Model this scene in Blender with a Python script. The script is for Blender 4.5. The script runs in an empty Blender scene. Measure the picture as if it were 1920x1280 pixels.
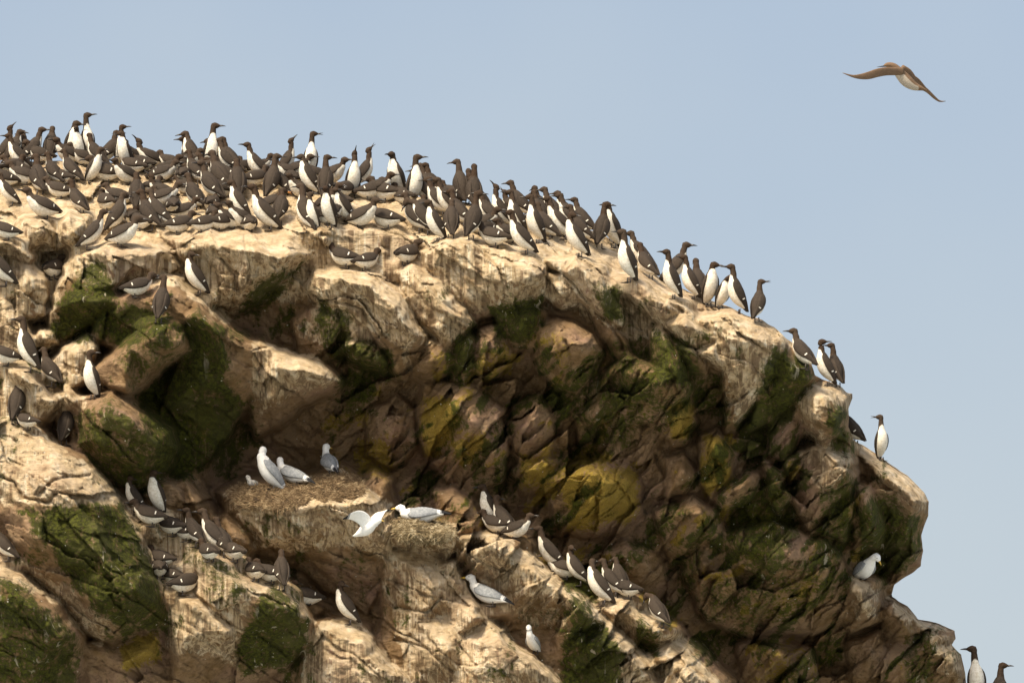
import bpy, math, random
import numpy as np
from mathutils import Vector, Matrix
from mathutils.geometry import delaunay_2d_cdt

# ------------------------------------------------------------------ camera, sky, sun
scene = bpy.context.scene
COL = scene.collection
CAMZ, DIST, TILT = 3.0, 60.0, math.radians(12.0)
K = 8.2 / 1920.0                       # metres per photo pixel at DIST
T = K / DIST
cam_d = bpy.data.cameras.new("camera"); cam = bpy.data.objects.new("camera", cam_d); COL.objects.link(cam)
cam.location = (0, 0, CAMZ); cam.rotation_euler = (math.pi / 2 + TILT, 0, 0)
cam_d.sensor_width = 36; cam_d.lens = 36 * DIST / 8.2
cam_d.clip_start = 0.5; cam_d.clip_end = 20000
scene.camera = cam
FW = np.array([0, math.cos(TILT), math.sin(TILT)]); UP = np.array([0, -math.sin(TILT), math.cos(TILT)]); RT = np.array([1.0, 0, 0])

SUN_EL, SUN_AZ = math.radians(52), math.radians(216)   # azimuth clockwise from +Y
sdir = Vector((math.cos(SUN_EL) * math.sin(SUN_AZ), math.cos(SUN_EL) * math.cos(SUN_AZ), math.sin(SUN_EL)))
sl = bpy.data.lights.new("sun", 'SUN'); sl.energy = 3.1; sl.angle = math.radians(14); sl.color = (1.0, 0.885, 0.67)
so = bpy.data.objects.new("sun", sl); COL.objects.link(so); so.rotation_euler = sdir.to_track_quat('Z', 'Y').to_euler()
w = bpy.data.worlds.new("World"); scene.world = w; w.use_nodes = True
nt = w.node_tree; nt.nodes.clear()
sky = nt.nodes.new('ShaderNodeTexSky'); sky.sky_type = 'NISHITA'; sky.sun_disc = False
sky.sun_elevation = SUN_EL; sky.sun_rotation = SUN_AZ
sky.altitude = 0; sky.air_density = 1.0; sky.dust_density = 7.0; sky.ozone_density = 1.0
tc = nt.nodes.new('ShaderNodeTexCoord'); sp = nt.nodes.new('ShaderNodeSeparateXYZ'); nt.links.new(tc.outputs['Generated'], sp.inputs[0])
mr = nt.nodes.new('ShaderNodeMapRange'); mr.inputs[1].default_value = 0.17; mr.inputs[2].default_value = 0.27; mr.inputs[3].default_value = 0.60; mr.inputs[4].default_value = 0.30
nt.links.new(sp.outputs[2], mr.inputs[0])
cn = nt.nodes.new('ShaderNodeTexNoise'); cn.inputs['Scale'].default_value = 14; cn.inputs['Detail'].default_value = 3; nt.links.new(tc.outputs['Generated'], cn.inputs['Vector'])
ma = nt.nodes.new('ShaderNodeMath'); ma.operation = 'MULTIPLY_ADD'; ma.inputs[1].default_value = 0.45; nt.links.new(cn.outputs['Fac'], ma.inputs[0])
ms = nt.nodes.new('ShaderNodeMath'); ms.operation = 'SUBTRACT'; ms.inputs[1].default_value = 0.2; nt.links.new(mr.outputs[0], ms.inputs[0]); nt.links.new(ms.outputs[0], ma.inputs[2])
bg = nt.nodes.new('ShaderNodeBackground'); bg.inputs[1].default_value = 0.128
wo = nt.nodes.new('ShaderNodeOutputWorld')
hz = nt.nodes.new('ShaderNodeMix'); hz.data_type = 'RGBA'; hz.inputs[0].default_value = 0.5; hz.inputs[7].default_value = (2.85, 3.13, 3.24, 1)   # thin milky overcast
nt.links.new(ma.outputs[0], hz.inputs[0]); nt.links.new(sky.outputs[0], hz.inputs[6]); nt.links.new(hz.outputs[2], bg.inputs[0]); nt.links.new(bg.outputs[0], wo.inputs[0])
scene.view_settings.view_transform = 'Standard'; scene.view_settings.look = 'None'
scene.view_settings.exposure = 0.80; scene.view_settings.gamma = 1.0

def P(px, py, d):
    """photo pixel + depth (in pixel units behind the reference distance) -> world point(s)"""
    px, py, d = np.asarray(px, float), np.asarray(py, float), np.asarray(d, float)
    r = (DIST + d * K)[..., None]
    return np.array([0, 0, CAMZ]) + r * (FW + RT * ((px - 960) * T)[..., None] + UP * ((640 - py) * T)[..., None])

# ------------------------------------------------------------------ numpy noise
rng = np.random.RandomState(7)
TAB = rng.rand(512, 512)
def vnoise(x, y, seed=0):
    x = x + seed * 37.3; y = y + seed * 91.7
    xi = np.floor(x).astype(int); yi = np.floor(y).astype(int)
    fx = x - xi; fy = y - yi
    fx = fx * fx * (3 - 2 * fx); fy = fy * fy * (3 - 2 * fy)
    a = TAB[xi & 511, yi & 511]; b = TAB[(xi + 1) & 511, yi & 511]
    c = TAB[xi & 511, (yi + 1) & 511]; d = TAB[(xi + 1) & 511, (yi + 1) & 511]
    return (a + (b - a) * fx) * (1 - fy) + (c + (d - c) * fx) * fy
def fbm(x, y, oct=4, seed=0, rough=0.5):
    s = np.zeros_like(x, dtype=float); a = 1.0; t = 0.0
    for i in range(oct):
        s += a * (vnoise(x * 2 ** i, y * 2 ** i, seed + i * 3) - 0.5); t += a; a *= rough
    return s / t * 2
def voro(x, y, seed=0):
    """returns F1, F2, cell random value(s), offset to the cell centre"""
    x = x + seed * 13.1; y = y + seed * 7.7
    xi = np.floor(x).astype(int); yi = np.floor(y).astype(int)
    f1 = np.full(x.shape, 9.0); f2 = np.full(x.shape, 9.0)
    cr = np.zeros(x.shape); cr2 = np.zeros(x.shape); ox = np.zeros(x.shape); oy = np.zeros(x.shape); cr3 = np.zeros(x.shape)
    for i in (-1, 0, 1):
        for j in (-1, 0, 1):
            cx = xi + i; cy = yi + j
            jx = TAB[cx & 511, cy & 511]; jy = TAB[(cx + 101) & 511, (cy + 57) & 511]
            dx = x - (cx + jx); dy = y - (cy + jy)
            d = np.hypot(dx, dy)
            m = d < f1
            f2 = np.where(m, f1, np.minimum(f2, d)); f1 = np.where(m, d, f1)
            cr = np.where(m, TAB[(cx + 31) & 511, (cy + 211) & 511], cr)
            cr2 = np.where(m, TAB[(cx + 77) & 511, (cy + 19) & 511], cr2)
            cr3 = np.where(m, TAB[(cx + 177) & 511, (cy + 119) & 511], cr3)
            ox = np.where(m, dx, ox); oy = np.where(m, dy, oy)
    return f1, f2, cr, cr2, cr3, ox, oy
def sstep(a, b, v):
    t = np.clip((v - a) / (b - a), 0, 1); return t * t * (3 - 2 * t)
def blur(a, r):
    k = np.exp(-0.5 * (np.arange(-3 * r, 3 * r + 1) / r) ** 2); k /= k.sum(); n = 3 * r
    p = np.pad(a, ((n, n), (0, 0)), mode='edge'); o = sum(k[i] * p[i:i + a.shape[0]] for i in range(2 * n + 1))
    p = np.pad(o, ((0, 0), (n, n)), mode='edge'); return sum(k[i] * p[:, i:i + a.shape[1]] for i in range(2 * n + 1))

# ------------------------------------------------------------------ cliff: rock masses as depth-bearing outlines
def pts(s):
    return [tuple(float(v) for v in q.split(',')) for q in s.split()]
SIL = pts("""-160,315 0,306 100,302 180,303 300,312 400,320 480,326 545,328 600,334 700,352 760,366 850,375 930,388 1000,408 1080,424 1130,440
1160,462 1200,490 1240,522 1300,552 1340,566 1372,577 1396,590 1430,600 1452,614 1476,636 1494,646 1506,662 1522,684 1529,704 1545,712 1572,720 1588,736
1598,738 1599,746 1592,766 1592,800 1602,824 1630,842 1665,866 1700,890 1733,922 1743,940 1741,966 1731,990 1727,1002 1730,1032 1727,1060 1714,1071
1692,1084 1677,1096 1670,1116 1702,1136 1722,1161 1760,1168 1790,1182 1791,1196 1785,1208 1802,1226 1810,1268 1814,1300 1830,1318 1880,1330 1960,1340 1960,1424 -160,1424""")
BASE = pts("""-160,300,390 0,310,390 180,310,390 400,320,380 560,320,360 720,350,310 930,390,270 1100,430,240 1200,490,240 1330,560,290 1430,590,340 1530,690,420 1600,760,480 1743,930,560 1760,1060,640 1668,1115,600 1800,1200,660 1960,1330,700 1960,1424,720 1960,180,900 1000,180,500 -160,180,500
-160,420,190 60,410,190 200,420,160 330,440,100 480,430,95 620,440,80 760,450,75 900,450,70 1000,470,60 1100,490,60 1200,540,60 1300,590,70 1400,620,90
-160,560,90 60,520,125 120,600,120 60,680,60 150,760,-10 -160,800,-40
260,480,70 400,520,70 470,600,150 560,540,70 560,640,110 640,620,70 720,560,50 800,560,50 860,620,80 960,640,140 1040,560,70 1130,600,50 1200,650,60 1280,680,60 1380,700,90 1470,720,170
340,720,60 420,800,150 460,860,220 560,780,200 650,720,150 740,710,140 830,730,140 900,740,160 980,740,170 1060,780,120 1160,800,110 1260,780,130 1380,820,170 1500,820,230 1580,830,300 1620,860,370
250,900,40 350,950,60 430,900,220 560,860,270 700,850,240 820,880,220 940,900,220 1040,860,190 1140,900,150 1260,900,150 1380,920,170 1480,930,200 1590,950,290 1640,1000,400
300,1050,0 400,1050,-10 500,1080,30 600,1130,110 700,1150,60 800,1060,60 860,1000,130 960,1000,200 1060,1040,220 1180,1040,210 1280,1040,190 1400,1050,190 1500,1080,230 1600,1100,320 1660,1110,500
200,1220,-60 330,1260,0 460,1260,30 600,1240,20 720,1200,20 900,1180,40 1040,1150,60 1150,1140,160 1260,1150,260 1350,1190,330 1450,1210,370 1560,1210,400 1640,1180,430
-160,1424,-60 200,1424,-20 600,1424,30 1000,1424,60 1300,1424,250 1500,1300,420 1500,1424,430 1700,1300,500""")
# outline | inner points | rounding radius | skirt slope
BL = [
("330,450,40 400,434,60 480,436,60 545,442,40 574,478,30 562,505,90 530,545,140 490,578,150 440,592,130 400,560,50 370,520,20 340,480,20","400,458,0 470,472,-20 535,482,-18 460,530,10 500,520,30"),
("120,500,30 160,475,20 200,460,20 260,458,30 315,475,40 332,505,50 300,540,60 222,540,20 170,590,40 130,640,60 95,600,60 100,560,40","195,475,-30 205,490,-35 215,530,-20 260,485,-20 120,560,0"),
("95,590,20 130,530,0 155,518,-10 215,540,-20 222,565,-20 210,590,10 170,610,30 120,640,40 95,625,30","150,560,-40 185,570,-40"),
("175,640,10 185,600,-10 225,575,-30 262,532,-20 285,530,-20 310,520,-10 330,530,-20 370,560,-40 400,590,-40 430,620,-30 478,650,-20 490,680,0 480,740,40 440,790,90 400,860,120 330,900,120 290,850,100 300,760,60 350,650,0 260,640,-10 215,650,0","285,560,-60 325,560,-70 370,590,-90 405,615,-90 430,700,-50 380,720,-20 340,600,-70"),
("150,710,-60 190,690,-80 240,640,-90 285,605,-100 325,598,-100 345,625,-90 350,650,-60 300,690,-40 260,725,-40 235,738,-60 190,722,-70","250,655,-120 300,622,-135 235,728,-105 290,680,-115 335,640,-120"),
("135,780,-80 160,752,-90 205,736,-100 245,755,-100 280,785,-90 318,812,-70 325,840,-50 310,880,-20 280,925,0 235,920,-20 190,880,-40 135,830,-40","205,765,-150 250,795,-160 290,830,-130 180,830,-130 260,870,-110"),
("32,430,70 50,412,60 80,410,60 108,435,70 110,465,80 60,465,60 35,450,60","70,435,20"),
("112,460,60 115,425,50 135,408,40 165,410,40 170,445,50 150,470,60","140,435,10"),
("-100,440,60 0,433,40 30,445,20 66,480,30 62,495,40 30,490,30 -100,480,40","10,455,-10 40,475,-5"),
("-160,500,60 40,480,30 80,510,20 90,560,10 85,590,20 50,600,20 -160,560,20","50,530,-10 0,530,10"),
("-160,540,20 0,545,0 40,590,-10 60,640,-20 60,700,-30 -160,700,-40","20,600,-40"),
("60,630,10 75,620,0 100,625,0 107,645,10 85,655,20 62,648,20","85,635,-20"),
("88,690,-20 120,660,-30 165,630,-20 180,650,-30 175,700,-40 150,720,-50 115,735,-50 95,715,-40","140,670,-60"),
("-160,700,-60 0,685,-80 40,682,-80 60,700,-90 85,740,-90 110,755,-80 95,790,-60 60,800,-50 0,790,-60 -160,800,-60","40,705,-120 75,748,-125"),
("100,745,-60 130,730,-70 155,745,-60 160,790,-50 110,800,-40","130,755,-90"),
("-160,780,-120 0,790,-140 40,800,-150 100,830,-150 150,860,-150 180,890,-150 200,920,-150 235,960,-150 280,1030,-140 305,1090,-130 320,1140,-110 330,1180,-70 300,1230,-40 240,1215,-90 190,1200,-140 160,1180,-150 100,1110,-180 40,1060,-180 0,1050,-180 -160,1020,-180","0,880,-215 100,890,-225 170,940,-230 60,1000,-235 200,1050,-260 250,1110,-270 180,1130,-240 290,1130,-200 0,830,-190 100,855,-195"),
("-160,1020,-190 0,1060,-220 50,1085,-220 100,1130,-220 150,1190,-200 155,1230,-160 140,1300,-130 140,1424,-100 -160,1424,-100","0,1100,-280 60,1140,-285 115,1195,-270 60,1250,-240 0,1200,-250"),
("150,1200,-120 240,1210,-110 310,1170,-90 330,1230,-60 320,1424,-20 150,1424,-40","230,1240,-150 275,1220,-150"),
("265,930,-20 300,900,-20 320,905,-20 360,950,-30 390,975,-20 330,990,0 280,970,0","315,925,-50"),
("320,905,0 345,900,0 390,950,0 410,985,0 385,990,10 350,950,10","368,948,-30"),
("410,985,-30 425,975,-40 460,1000,-40 475,1030,-30 460,1045,-20 420,1035,-10","440,1005,-60"),
("230,960,-60 262,950,-70 290,960,-80 330,990,-80 370,1020,-80 420,1035,-80 470,1060,-80 520,1090,-80 560,1130,-80 580,1170,-70 575,1210,-40 520,1260,0 430,1300,20 340,1300,20 310,1130,-60 290,1060,-60 250,1000,-60","300,990,-110 380,1050,-130 450,1100,-150 530,1140,-140 400,1140,-140 450,1180,-120 530,1190,-90"),
("308,1110,-110 350,1110,-120 400,1135,-130 445,1170,-130 450,1200,-110 425,1250,-60 380,1300,-40 320,1300,-60 320,1180,-110","360,1135,-180 420,1180,-185 350,1200,-170"),
("450,1100,-100 500,1088,-110 550,1110,-110 580,1165,-90 572,1205,-60 540,1250,-20 480,1265,0 455,1180,-60","500,1110,-150 555,1150,-145 530,1190,-100"),
("420,930,20 470,905,40 590,905,40 640,890,40 690,910,30 725,950,20 745,1000,20 740,1060,40 720,1100,60 690,1150,80 620,1110,110 560,1070,110 510,1050,90 470,1040,60 430,1000,40","440,945,-10 520,952,-40 600,948,-50 640,912,-10 690,945,-50 715,1000,-40 560,1010,-20 620,1040,10 500,1010,-10"),
("685,900,60 700,890,60 722,905,60 735,950,50 730,980,60 700,960,60","712,925,30"),
("725,1000,-10 760,975,10 830,980,10 858,1000,-10 855,1030,10 835,1065,40 800,1050,30 770,1030,20 730,1025,10","780,1003,-50 838,1006,-50"),
("815,925,90 845,915,90 870,935,70 905,975,50 900,1000,50 865,1010,70 840,985,80","855,945,45 880,985,20"),
("715,1035,10 780,1030,10 840,1060,0 860,1090,-10 880,1150,-20 890,1220,-40 880,1300,-40 760,1300,-20 700,1230,10 720,1150,20 720,1090,20","760,1055,-30 820,1100,-60 780,1160,-40 840,1220,-80"),
("840,1060,-20 852,1058,-30 880,1110,-30 915,1160,-40 960,1200,-50 1000,1235,-60 1040,1270,-60 1070,1300,-60 1070,1424,-60 840,1424,-60 850,1200,-40 842,1120,-20","858,1090,-60 890,1155,-90 940,1205,-110 1000,1255,-120 880,1260,-100"),
("855,1015,0 880,1005,0 925,1000,0 960,1015,0 1000,1045,0 1050,1090,0 1100,1120,-10 1140,1165,-20 1180,1210,-30 1230,1250,-30 1255,1290,-20 1255,1424,0 1050,1424,20 1000,1300,30 950,1200,30 900,1120,30 870,1070,20","920,1022,-45 985,1062,-60 1050,1108,-70 1100,1150,-80 1160,1215,-85 1215,1270,-75 1060,1200,-40 950,1120,-20 1150,1300,-40"),
("1125,1140,20 1145,1120,30 1180,1130,30 1215,1155,30 1255,1180,30 1262,1192,30 1240,1225,50 1200,1235,50 1160,1200,40","1170,1150,-20 1228,1188,-30 1198,1165,-25"),
("1190,1230,20 1240,1215,20 1262,1200,20 1290,1225,20 1320,1250,20 1350,1290,20 1360,1424,20 1180,1424,20","1250,1240,-30 1300,1262,-30 1280,1300,-40"),
("575,1170,-30 610,1165,-30 665,1172,-30 700,1200,-40 730,1240,-50 770,1280,-50 800,1424,-40 560,1424,-20 565,1250,-20","620,1185,-70 680,1205,-90 720,1255,-100 620,1260,-80"),
("575,540,30 590,515,20 640,505,20 700,512,20 745,545,10 775,590,10 795,630,20 785,660,50 765,700,70 745,705,70 730,670,50 690,620,40 640,580,30 590,560,40","640,522,-20 700,536,-35 740,575,-45 770,625,-35"),
("550,600,70 600,565,60 660,590,50 700,640,60 660,650,80 600,680,100 560,660,100","620,600,40 660,620,45"),
("625,640,50 650,640,40 700,650,30 728,680,30 722,695,50 690,690,70 650,665,70","690,672,10"),
("485,640,20 520,660,10 560,670,0 600,690,-10 635,715,-10 625,725,20 590,735,50 560,760,80 520,800,110 480,820,130 470,760,60 480,700,20","520,685,-30 560,692,-50 605,708,-50 510,740,-20 540,740,10"),
("745,510,40 770,492,40 830,530,30 860,570,20 885,605,10 880,615,20 850,640,30 830,655,50 800,610,30 760,560,30","790,540,0 840,585,-20 830,620,-10"),
("790,470,40 840,450,40 900,455,30 960,470,20 1000,485,10 1022,505,10 1025,540,30 1020,570,50 990,600,80 920,590,70 890,595,60 860,560,30 800,500,30","850,468,10 930,486,-15 990,506,-30 1008,520,-30 900,540,10 960,550,0"),
("925,590,60 960,580,50 1000,575,50 1025,590,60 1022,630,70 1000,655,90 965,650,90 935,620,80","985,600,20 975,620,30"),
("1010,620,40 1040,600,30 1075,605,30 1110,625,30 1135,660,40 1120,700,70 1080,735,100 1040,725,90 1010,690,80 1000,650,60","1050,630,-10 1090,650,-10 1060,680,10"),
("775,670,60 800,640,50 835,640,50 850,670,60 840,700,90 815,720,110 785,715,110 768,695,90","810,680,20"),
("845,640,50 880,620,40 895,650,60 893,690,90 870,722,120 845,715,120","870,660,25"),
("895,620,60 930,610,60 960,660,60 955,680,80 920,705,110 893,700,100","925,660,25"),
("1020,490,20 1080,478,30 1130,500,20 1155,540,10 1170,600,20 1165,610,30 1140,600,20 1090,560,20 1050,510,20","1080,500,-10 1130,548,-20"),
("1022,510,40 1060,515,40 1090,545,40 1085,570,60 1050,580,60 1025,560,60","1055,540,20"),
("1100,560,50 1140,590,40 1175,640,30 1190,680,40 1160,670,50 1120,620,60","1150,625,15"),
("1150,520,20 1190,520,20 1240,550,20 1290,580,20 1340,640,10 1358,690,0 1350,690,10 1300,660,10 1240,610,10 1190,565,10","1230,562,-20 1290,612,-35 1335,660,-35"),
("1215,620,40 1240,610,30 1270,650,20 1290,700,20 1280,740,50 1240,740,70 1222,700,60","1250,650,0 1268,700,-10"),
("1260,620,20 1300,640,10 1322,685,0 1320,700,20 1295,690,30 1270,660,30","1298,662,-20"),
("1110,760,110 1140,700,50 1180,660,20 1220,690,10 1270,700,10 1290,715,10 1285,740,20 1240,780,70 1190,800,110 1150,800,130 1120,790,130","1190,700,-10 1250,725,-10 1180,760,60"),
("1310,600,20 1370,590,60 1430,605,60 1470,625,60 1480,650,50 1460,700,60 1420,740,80 1380,790,90 1365,800,90 1360,740,60 1355,690,20","1370,640,-10 1420,645,0 1400,700,20 1380,750,50"),
("1440,660,70 1475,645,60 1505,665,70 1525,695,90 1520,712,100 1495,740,110 1485,765,130 1450,790,150 1400,800,130 1420,745,100","1490,690,40 1470,720,60"),
("1490,750,150 1520,718,150 1560,722,150 1592,745,160 1597,800,180 1600,850,190 1595,870,190 1550,845,170 1500,800,160","1540,748,100 1570,785,100 1530,790,110"),
("1440,790,170 1500,765,150 1505,810,160 1480,860,190 1440,850,190","1480,800,120"),
("1470,860,160 1530,840,150 1595,858,150 1605,890,160 1600,950,190 1580,1010,230 1520,1000,220 1490,950,200","1560,865,100 1588,888,110 1540,920,130"),
("1605,905,230 1630,915,220 1645,960,230 1650,990,240 1640,1020,270 1600,1030,280","1625,945,190 1635,985,200"),
("1597,830,330 1665,868,330 1735,925,350 1743,945,360 1728,1060,430 1670,1110,470 1650,1100,460 1610,1000,400","1660,895,270 1712,938,280 1700,1000,330 1680,1050,390"),
("1560,1090,300 1600,1078,280 1630,1095,270 1643,1130,280 1640,1160,310 1600,1185,340 1570,1150,330","1615,1105,230 1620,1140,240"),
("1660,1120,430 1700,1135,430 1725,1165,430 1790,1182,440 1790,1210,440 1812,1290,460 1960,1350,480 1960,1424,480 1640,1424,440 1640,1200,430","1740,1205,370 1780,1235,390 1700,1250,380"),
("1640,1130,400 1680,1130,390 1720,1165,390 1750,1200,400 1720,1220,420 1660,1200,430","1690,1160,350"),
("1590,1210,380 1650,1185,360 1665,1230,380 1650,1290,410 1600,1290,420","1635,1220,340"),
("1020,900,150 1060,870,140 1120,860,140 1180,870,140 1210,910,150 1205,960,180 1160,1000,200 1090,1010,200 1040,980,180","1110,890,80 1160,910,80 1110,960,110"),
("1245,760,100 1290,740,90 1305,790,100 1290,830,120 1265,838,130 1245,810,120","1275,785,60"),
("1315,815,110 1345,803,110 1375,850,110 1370,900,130 1330,940,150 1310,880,130","1345,850,60"),
("1250,860,130 1280,850,120 1305,890,120 1290,925,150 1250,935,160","1282,885,80"),
("1340,940,150 1400,890,130 1420,895,130 1410,930,150 1360,960,170","1390,915,100"),
("1430,865,150 1460,880,140 1475,930,150 1460,960,170 1440,930,170","1455,905,120"),
("1230,960,150 1300,930,140 1340,960,150 1370,1010,160 1340,1050,200 1260,1060,210","1310,960,90 1330,1000,110"),
("1130,1040,200 1170,1010,180 1240,1040,190 1260,1090,220 1220,1140,250 1150,1110,240","1190,1050,140"),
("1300,1010,160 1350,1040,160 1360,1090,190 1310,1140,230 1280,1080,200","1325,1060,130"),
("790,720,110 880,725,110 940,770,120 950,850,130 935,900,160 880,930,180 830,900,170 790,820,140","870,770,60 915,820,70 860,850,90"),
("690,770,180 740,740,160 780,770,160 780,840,180 730,880,210 690,850,210","740,790,130"),
("960,760,140 1010,740,130 1040,790,120 1030,850,150 980,870,170 950,820,160","1000,790,90"),
("1080,780,120 1130,740,90 1140,760,90 1110,820,120 1085,830,130","1110,780,70"),
("960,880,190 1000,850,170 1050,860,160 1040,910,190 980,930,210","1010,880,140"),
("1330,1000,160 1450,980,150 1550,1020,190 1600,1080,260 1600,1150,300 1530,1180,300 1420,1200,300 1330,1160,250 1290,1100,220","1450,1040,110 1530,1080,170 1430,1120,180"),
("1380,1210,330 1440,1190,320 1520,1220,330 1530,1290,370 1400,1300,370","1460,1230,280"),
]
STEP = 2.0
X0, X1, Y0, Y1 = -160, 1960, 180, 1424
gx = np.arange(X0, X1 + 1, STEP); gy = np.arange(Y0, Y1 + 1, STEP)
GX, GY = np.meshgrid(gx, gy)
WX = GX + 7 * fbm(GX / 45, GY / 45, 3, 1) + 2.0 * fbm(GX / 9, GY / 9, 2, 5)
WY = GY + 7 * fbm(GX / 45, GY / 45, 3, 2) + 2.0 * fbm(GX / 9, GY / 9, 2, 6)

def tin(p3, wx, wy, fill=1e4):
    v2 = [Vector((a, b)) for a, b, _ in p3]
    vs, _, tris, ov, _, _ = delaunay_2d_cdt(v2, [], [], 0, 1e-4)
    z = [p3[o[0]][2] if o else 0 for o in ov]
    out = np.full(wx.shape, fill)
    for t in tris:
        (x0, y0), (x1, y1), (x2, y2) = [vs[i] for i in t]
        den = (y1 - y2) * (x0 - x2) + (x2 - x1) * (y0 - y2)
        if abs(den) < 1e-6: continue
        bx = (wx > min(x0, x1, x2) - 1) & (wx < max(x0, x1, x2) + 1) & (wy > min(y0, y1, y2) - 1) & (wy < max(y0, y1, y2) + 1)
        idx = np.nonzero(bx); xx = wx[idx]; yy = wy[idx]
        a = ((y1 - y2) * (xx - x2) + (x2 - x1) * (yy - y2)) / den
        b = ((y2 - y0) * (xx - x2) + (x0 - x2) * (yy - y2)) / den
        c = 1 - a - b
        m = (a >= -1e-4) & (b >= -1e-4) & (c >= -1e-4)
        out[idx[0][m], idx[1][m]] = a[m] * z[t[0]] + b[m] * z[t[1]] + c[m] * z[t[2]]
    return out
def polydist(poly, x, y):
    """signed distance (inside > 0), nearest edge index param, nearest point"""
    n = len(poly); best = np.full(x.shape, 1e9); val = np.zeros(x.shape); nx = np.zeros(x.shape); ny = np.zeros(x.shape)
    ins = np.zeros(x.shape, bool)
    for i in range(n):
        a = poly[i]; b = poly[(i + 1) % n]
        dx, dy = b[0] - a[0], b[1] - a[1]; L = dx * dx + dy * dy + 1e-9
        t = np.clip(((x - a[0]) * dx + (y - a[1]) * dy) / L, 0, 1)
        qx, qy = a[0] + t * dx, a[1] + t * dy
        d = np.hypot(x - qx, y - qy); m = d < best
        best = np.where(m, d, best); nx = np.where(m, qx, nx); ny = np.where(m, qy, ny)
        if len(a) > 2: val = np.where(m, a[2] + t * (b[2] - a[2]), val)
        c = ((a[1] > y) != (b[1] > y)) & (x < dx * (y - a[1]) / (dy + 1e-12 * (dy == 0)) + a[0])
        ins ^= c
    return np.where(ins, best, -best), val, nx, ny
D = tin(BASE, np.clip(WX, X0, X1), np.clip(WY, Y0, Y1), 400)
D = D + 34 * sstep(430, 560, GY)
BID = np.zeros(D.shape)
for bi, (o, inn) in enumerate(BL):
    o = pts(o); inn = pts(inn); R, S = 5.0, 9.0
    xs = [q[0] for q in o]; ys = [q[1] for q in o]; mg = 40
    i0 = max(0, int((min(xs) - mg - X0) / STEP)); i1 = int((max(xs) + mg - X0) / STEP) + 1
    j0 = max(0, int((min(ys) - mg - Y0) / STEP)); j1 = int((max(ys) + mg - Y0) / STEP) + 1
    wx = WX[j0:j1, i0:i1]; wy = WY[j0:j1, i0:i1]
    sd, val, _, _ = polydist(o, wx, wy)
    zm = min(v[2] for v in o)
    inn = [(a, b, zm + (c - zm) * 1.75 if c < zm else c) for a, b, c in inn]
    q = o + inn
    z = tin(q, wx, wy, 1e4)
    z = np.where((sd < 0) | (z > 9e3), val, z)
    t = np.clip(sd / R, 0, 1)
    z = z + R * (1 - np.sqrt(np.clip(1 - (1 - t) ** 2, 0, 1))) + np.where(sd < 0, -sd * S, 0)
    cur = D[j0:j1, i0:i1]
    m = z < cur
    D[j0:j1, i0:i1] = np.where(m, z, cur); BID[j0:j1, i0:i1] = np.where(m & (sd > -6), bi + 1, BID[j0:j1, i0:i1])
D = blur(D, 1)
# jointing: facets and cracks. Above the lip they run down to the right, under it up to the right
LIP = pts("-200,800 150,740 420,600 560,560 700,640 860,640 1000,600 1120,640 1300,700 1480,760 1600,860 1700,1000 2000,1100")
lipy = np.interp(GX, [q[0] for q in LIP], [q[1] for q in LIP])
under = sstep(-30, 50, GY - lipy) * sstep(560, 640, GX + 0.0 * GY) * sstep(-60, 60, (GX - 700) * 0.75 + 960 - GY)
def rot(x, y, a): return x * math.cos(a) + y * math.sin(a), -x * math.sin(a) + y * math.cos(a)
def joints(ang, lx, ly, seed, amp, tilt, crack, cw):
    u, v = rot(WX + 8 * fbm(GX / 60, GY / 60, 3, seed), WY + 8 * fbm(GX / 60, GY / 60, 3, seed + 1), ang)
    f1, f2, c1, c2, c3, ox, oy = voro(u / lx, v / ly, seed)
    e = f2 - f1
    return amp * (c1 - 0.5) + tilt * ((c2 - 0.5) * ox * lx + (c3 - 0.5) * oy * ly) + crack * (1 - sstep(0, cw, e))
jt = joints(math.radians(38), 190, 60, 3, 11, 0.42, 4, 0.04) + joints(math.radians(34), 80, 26, 9, 4, 0.34, 1.2, 0.06)
ju = joints(math.radians(-48), 190, 62, 5, 40, 0.95, 5, 0.05) + joints(math.radians(-50), 95, 27, 11, 15, 1.1, 2, 0.06)
D = D + jt * (1 - under) + ju * under
# open cracks traced along the joints of the rock
CRK = [(9,"575,545 600,560 650,572 680,580 695,605 725,650 735,690"),(7,"800,530 830,560 862,590 886,610"),(12,"1020,506 1060,512 1088,545 1120,585 1150,615 1170,650"),
(9,"-60,870 0,890 30,905 45,935 90,942 110,925 140,930 185,936"),(7,"75,930 100,900 140,895 170,893"),(8,"600,440 640,450 690,460 730,462"),(8,"700,430 760,450 800,470 830,462"),
(10,"1085,485 1130,520 1165,575 1200,620"),(9,"1190,540 1230,600 1270,640 1310,660"),(8,"1300,560 1330,600 1350,640"),(7,"1240,560 1290,590 1335,640 1355,700"),(8,"1360,600 1400,640 1430,650"),
(8,"180,1000 220,1050 260,1130"),(7,"20,1190 60,1200 100,1230"),(9,"720,1090 740,1140 800,1145 830,1120"),(8,"740,1200 800,1215 850,1260"),(9,"1000,1060 1080,1080 1050,1100"),(10,"1200,700 1180,760 1120,800"),
(8,"1480,880 1530,900 1560,930 1600,900"),(7,"1520,830 1560,870 1600,880"),(7,"1060,640 1075,680 1060,730"),(9,"860,1030 900,1050 960,1070"),(7,"400,470 440,520 430,580"),(6,"460,440 470,500 455,560"),
(7,"330,480 360,530 380,590"),(8,"480,1000 520,1040 600,1050 690,1080"),(8,"630,560 640,620 610,680"),(8,"940,780 960,830 950,900 920,950"),(8,"1230,850 1250,900 1240,950"),(8,"1100,850 1130,900 1120,960")]
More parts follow.
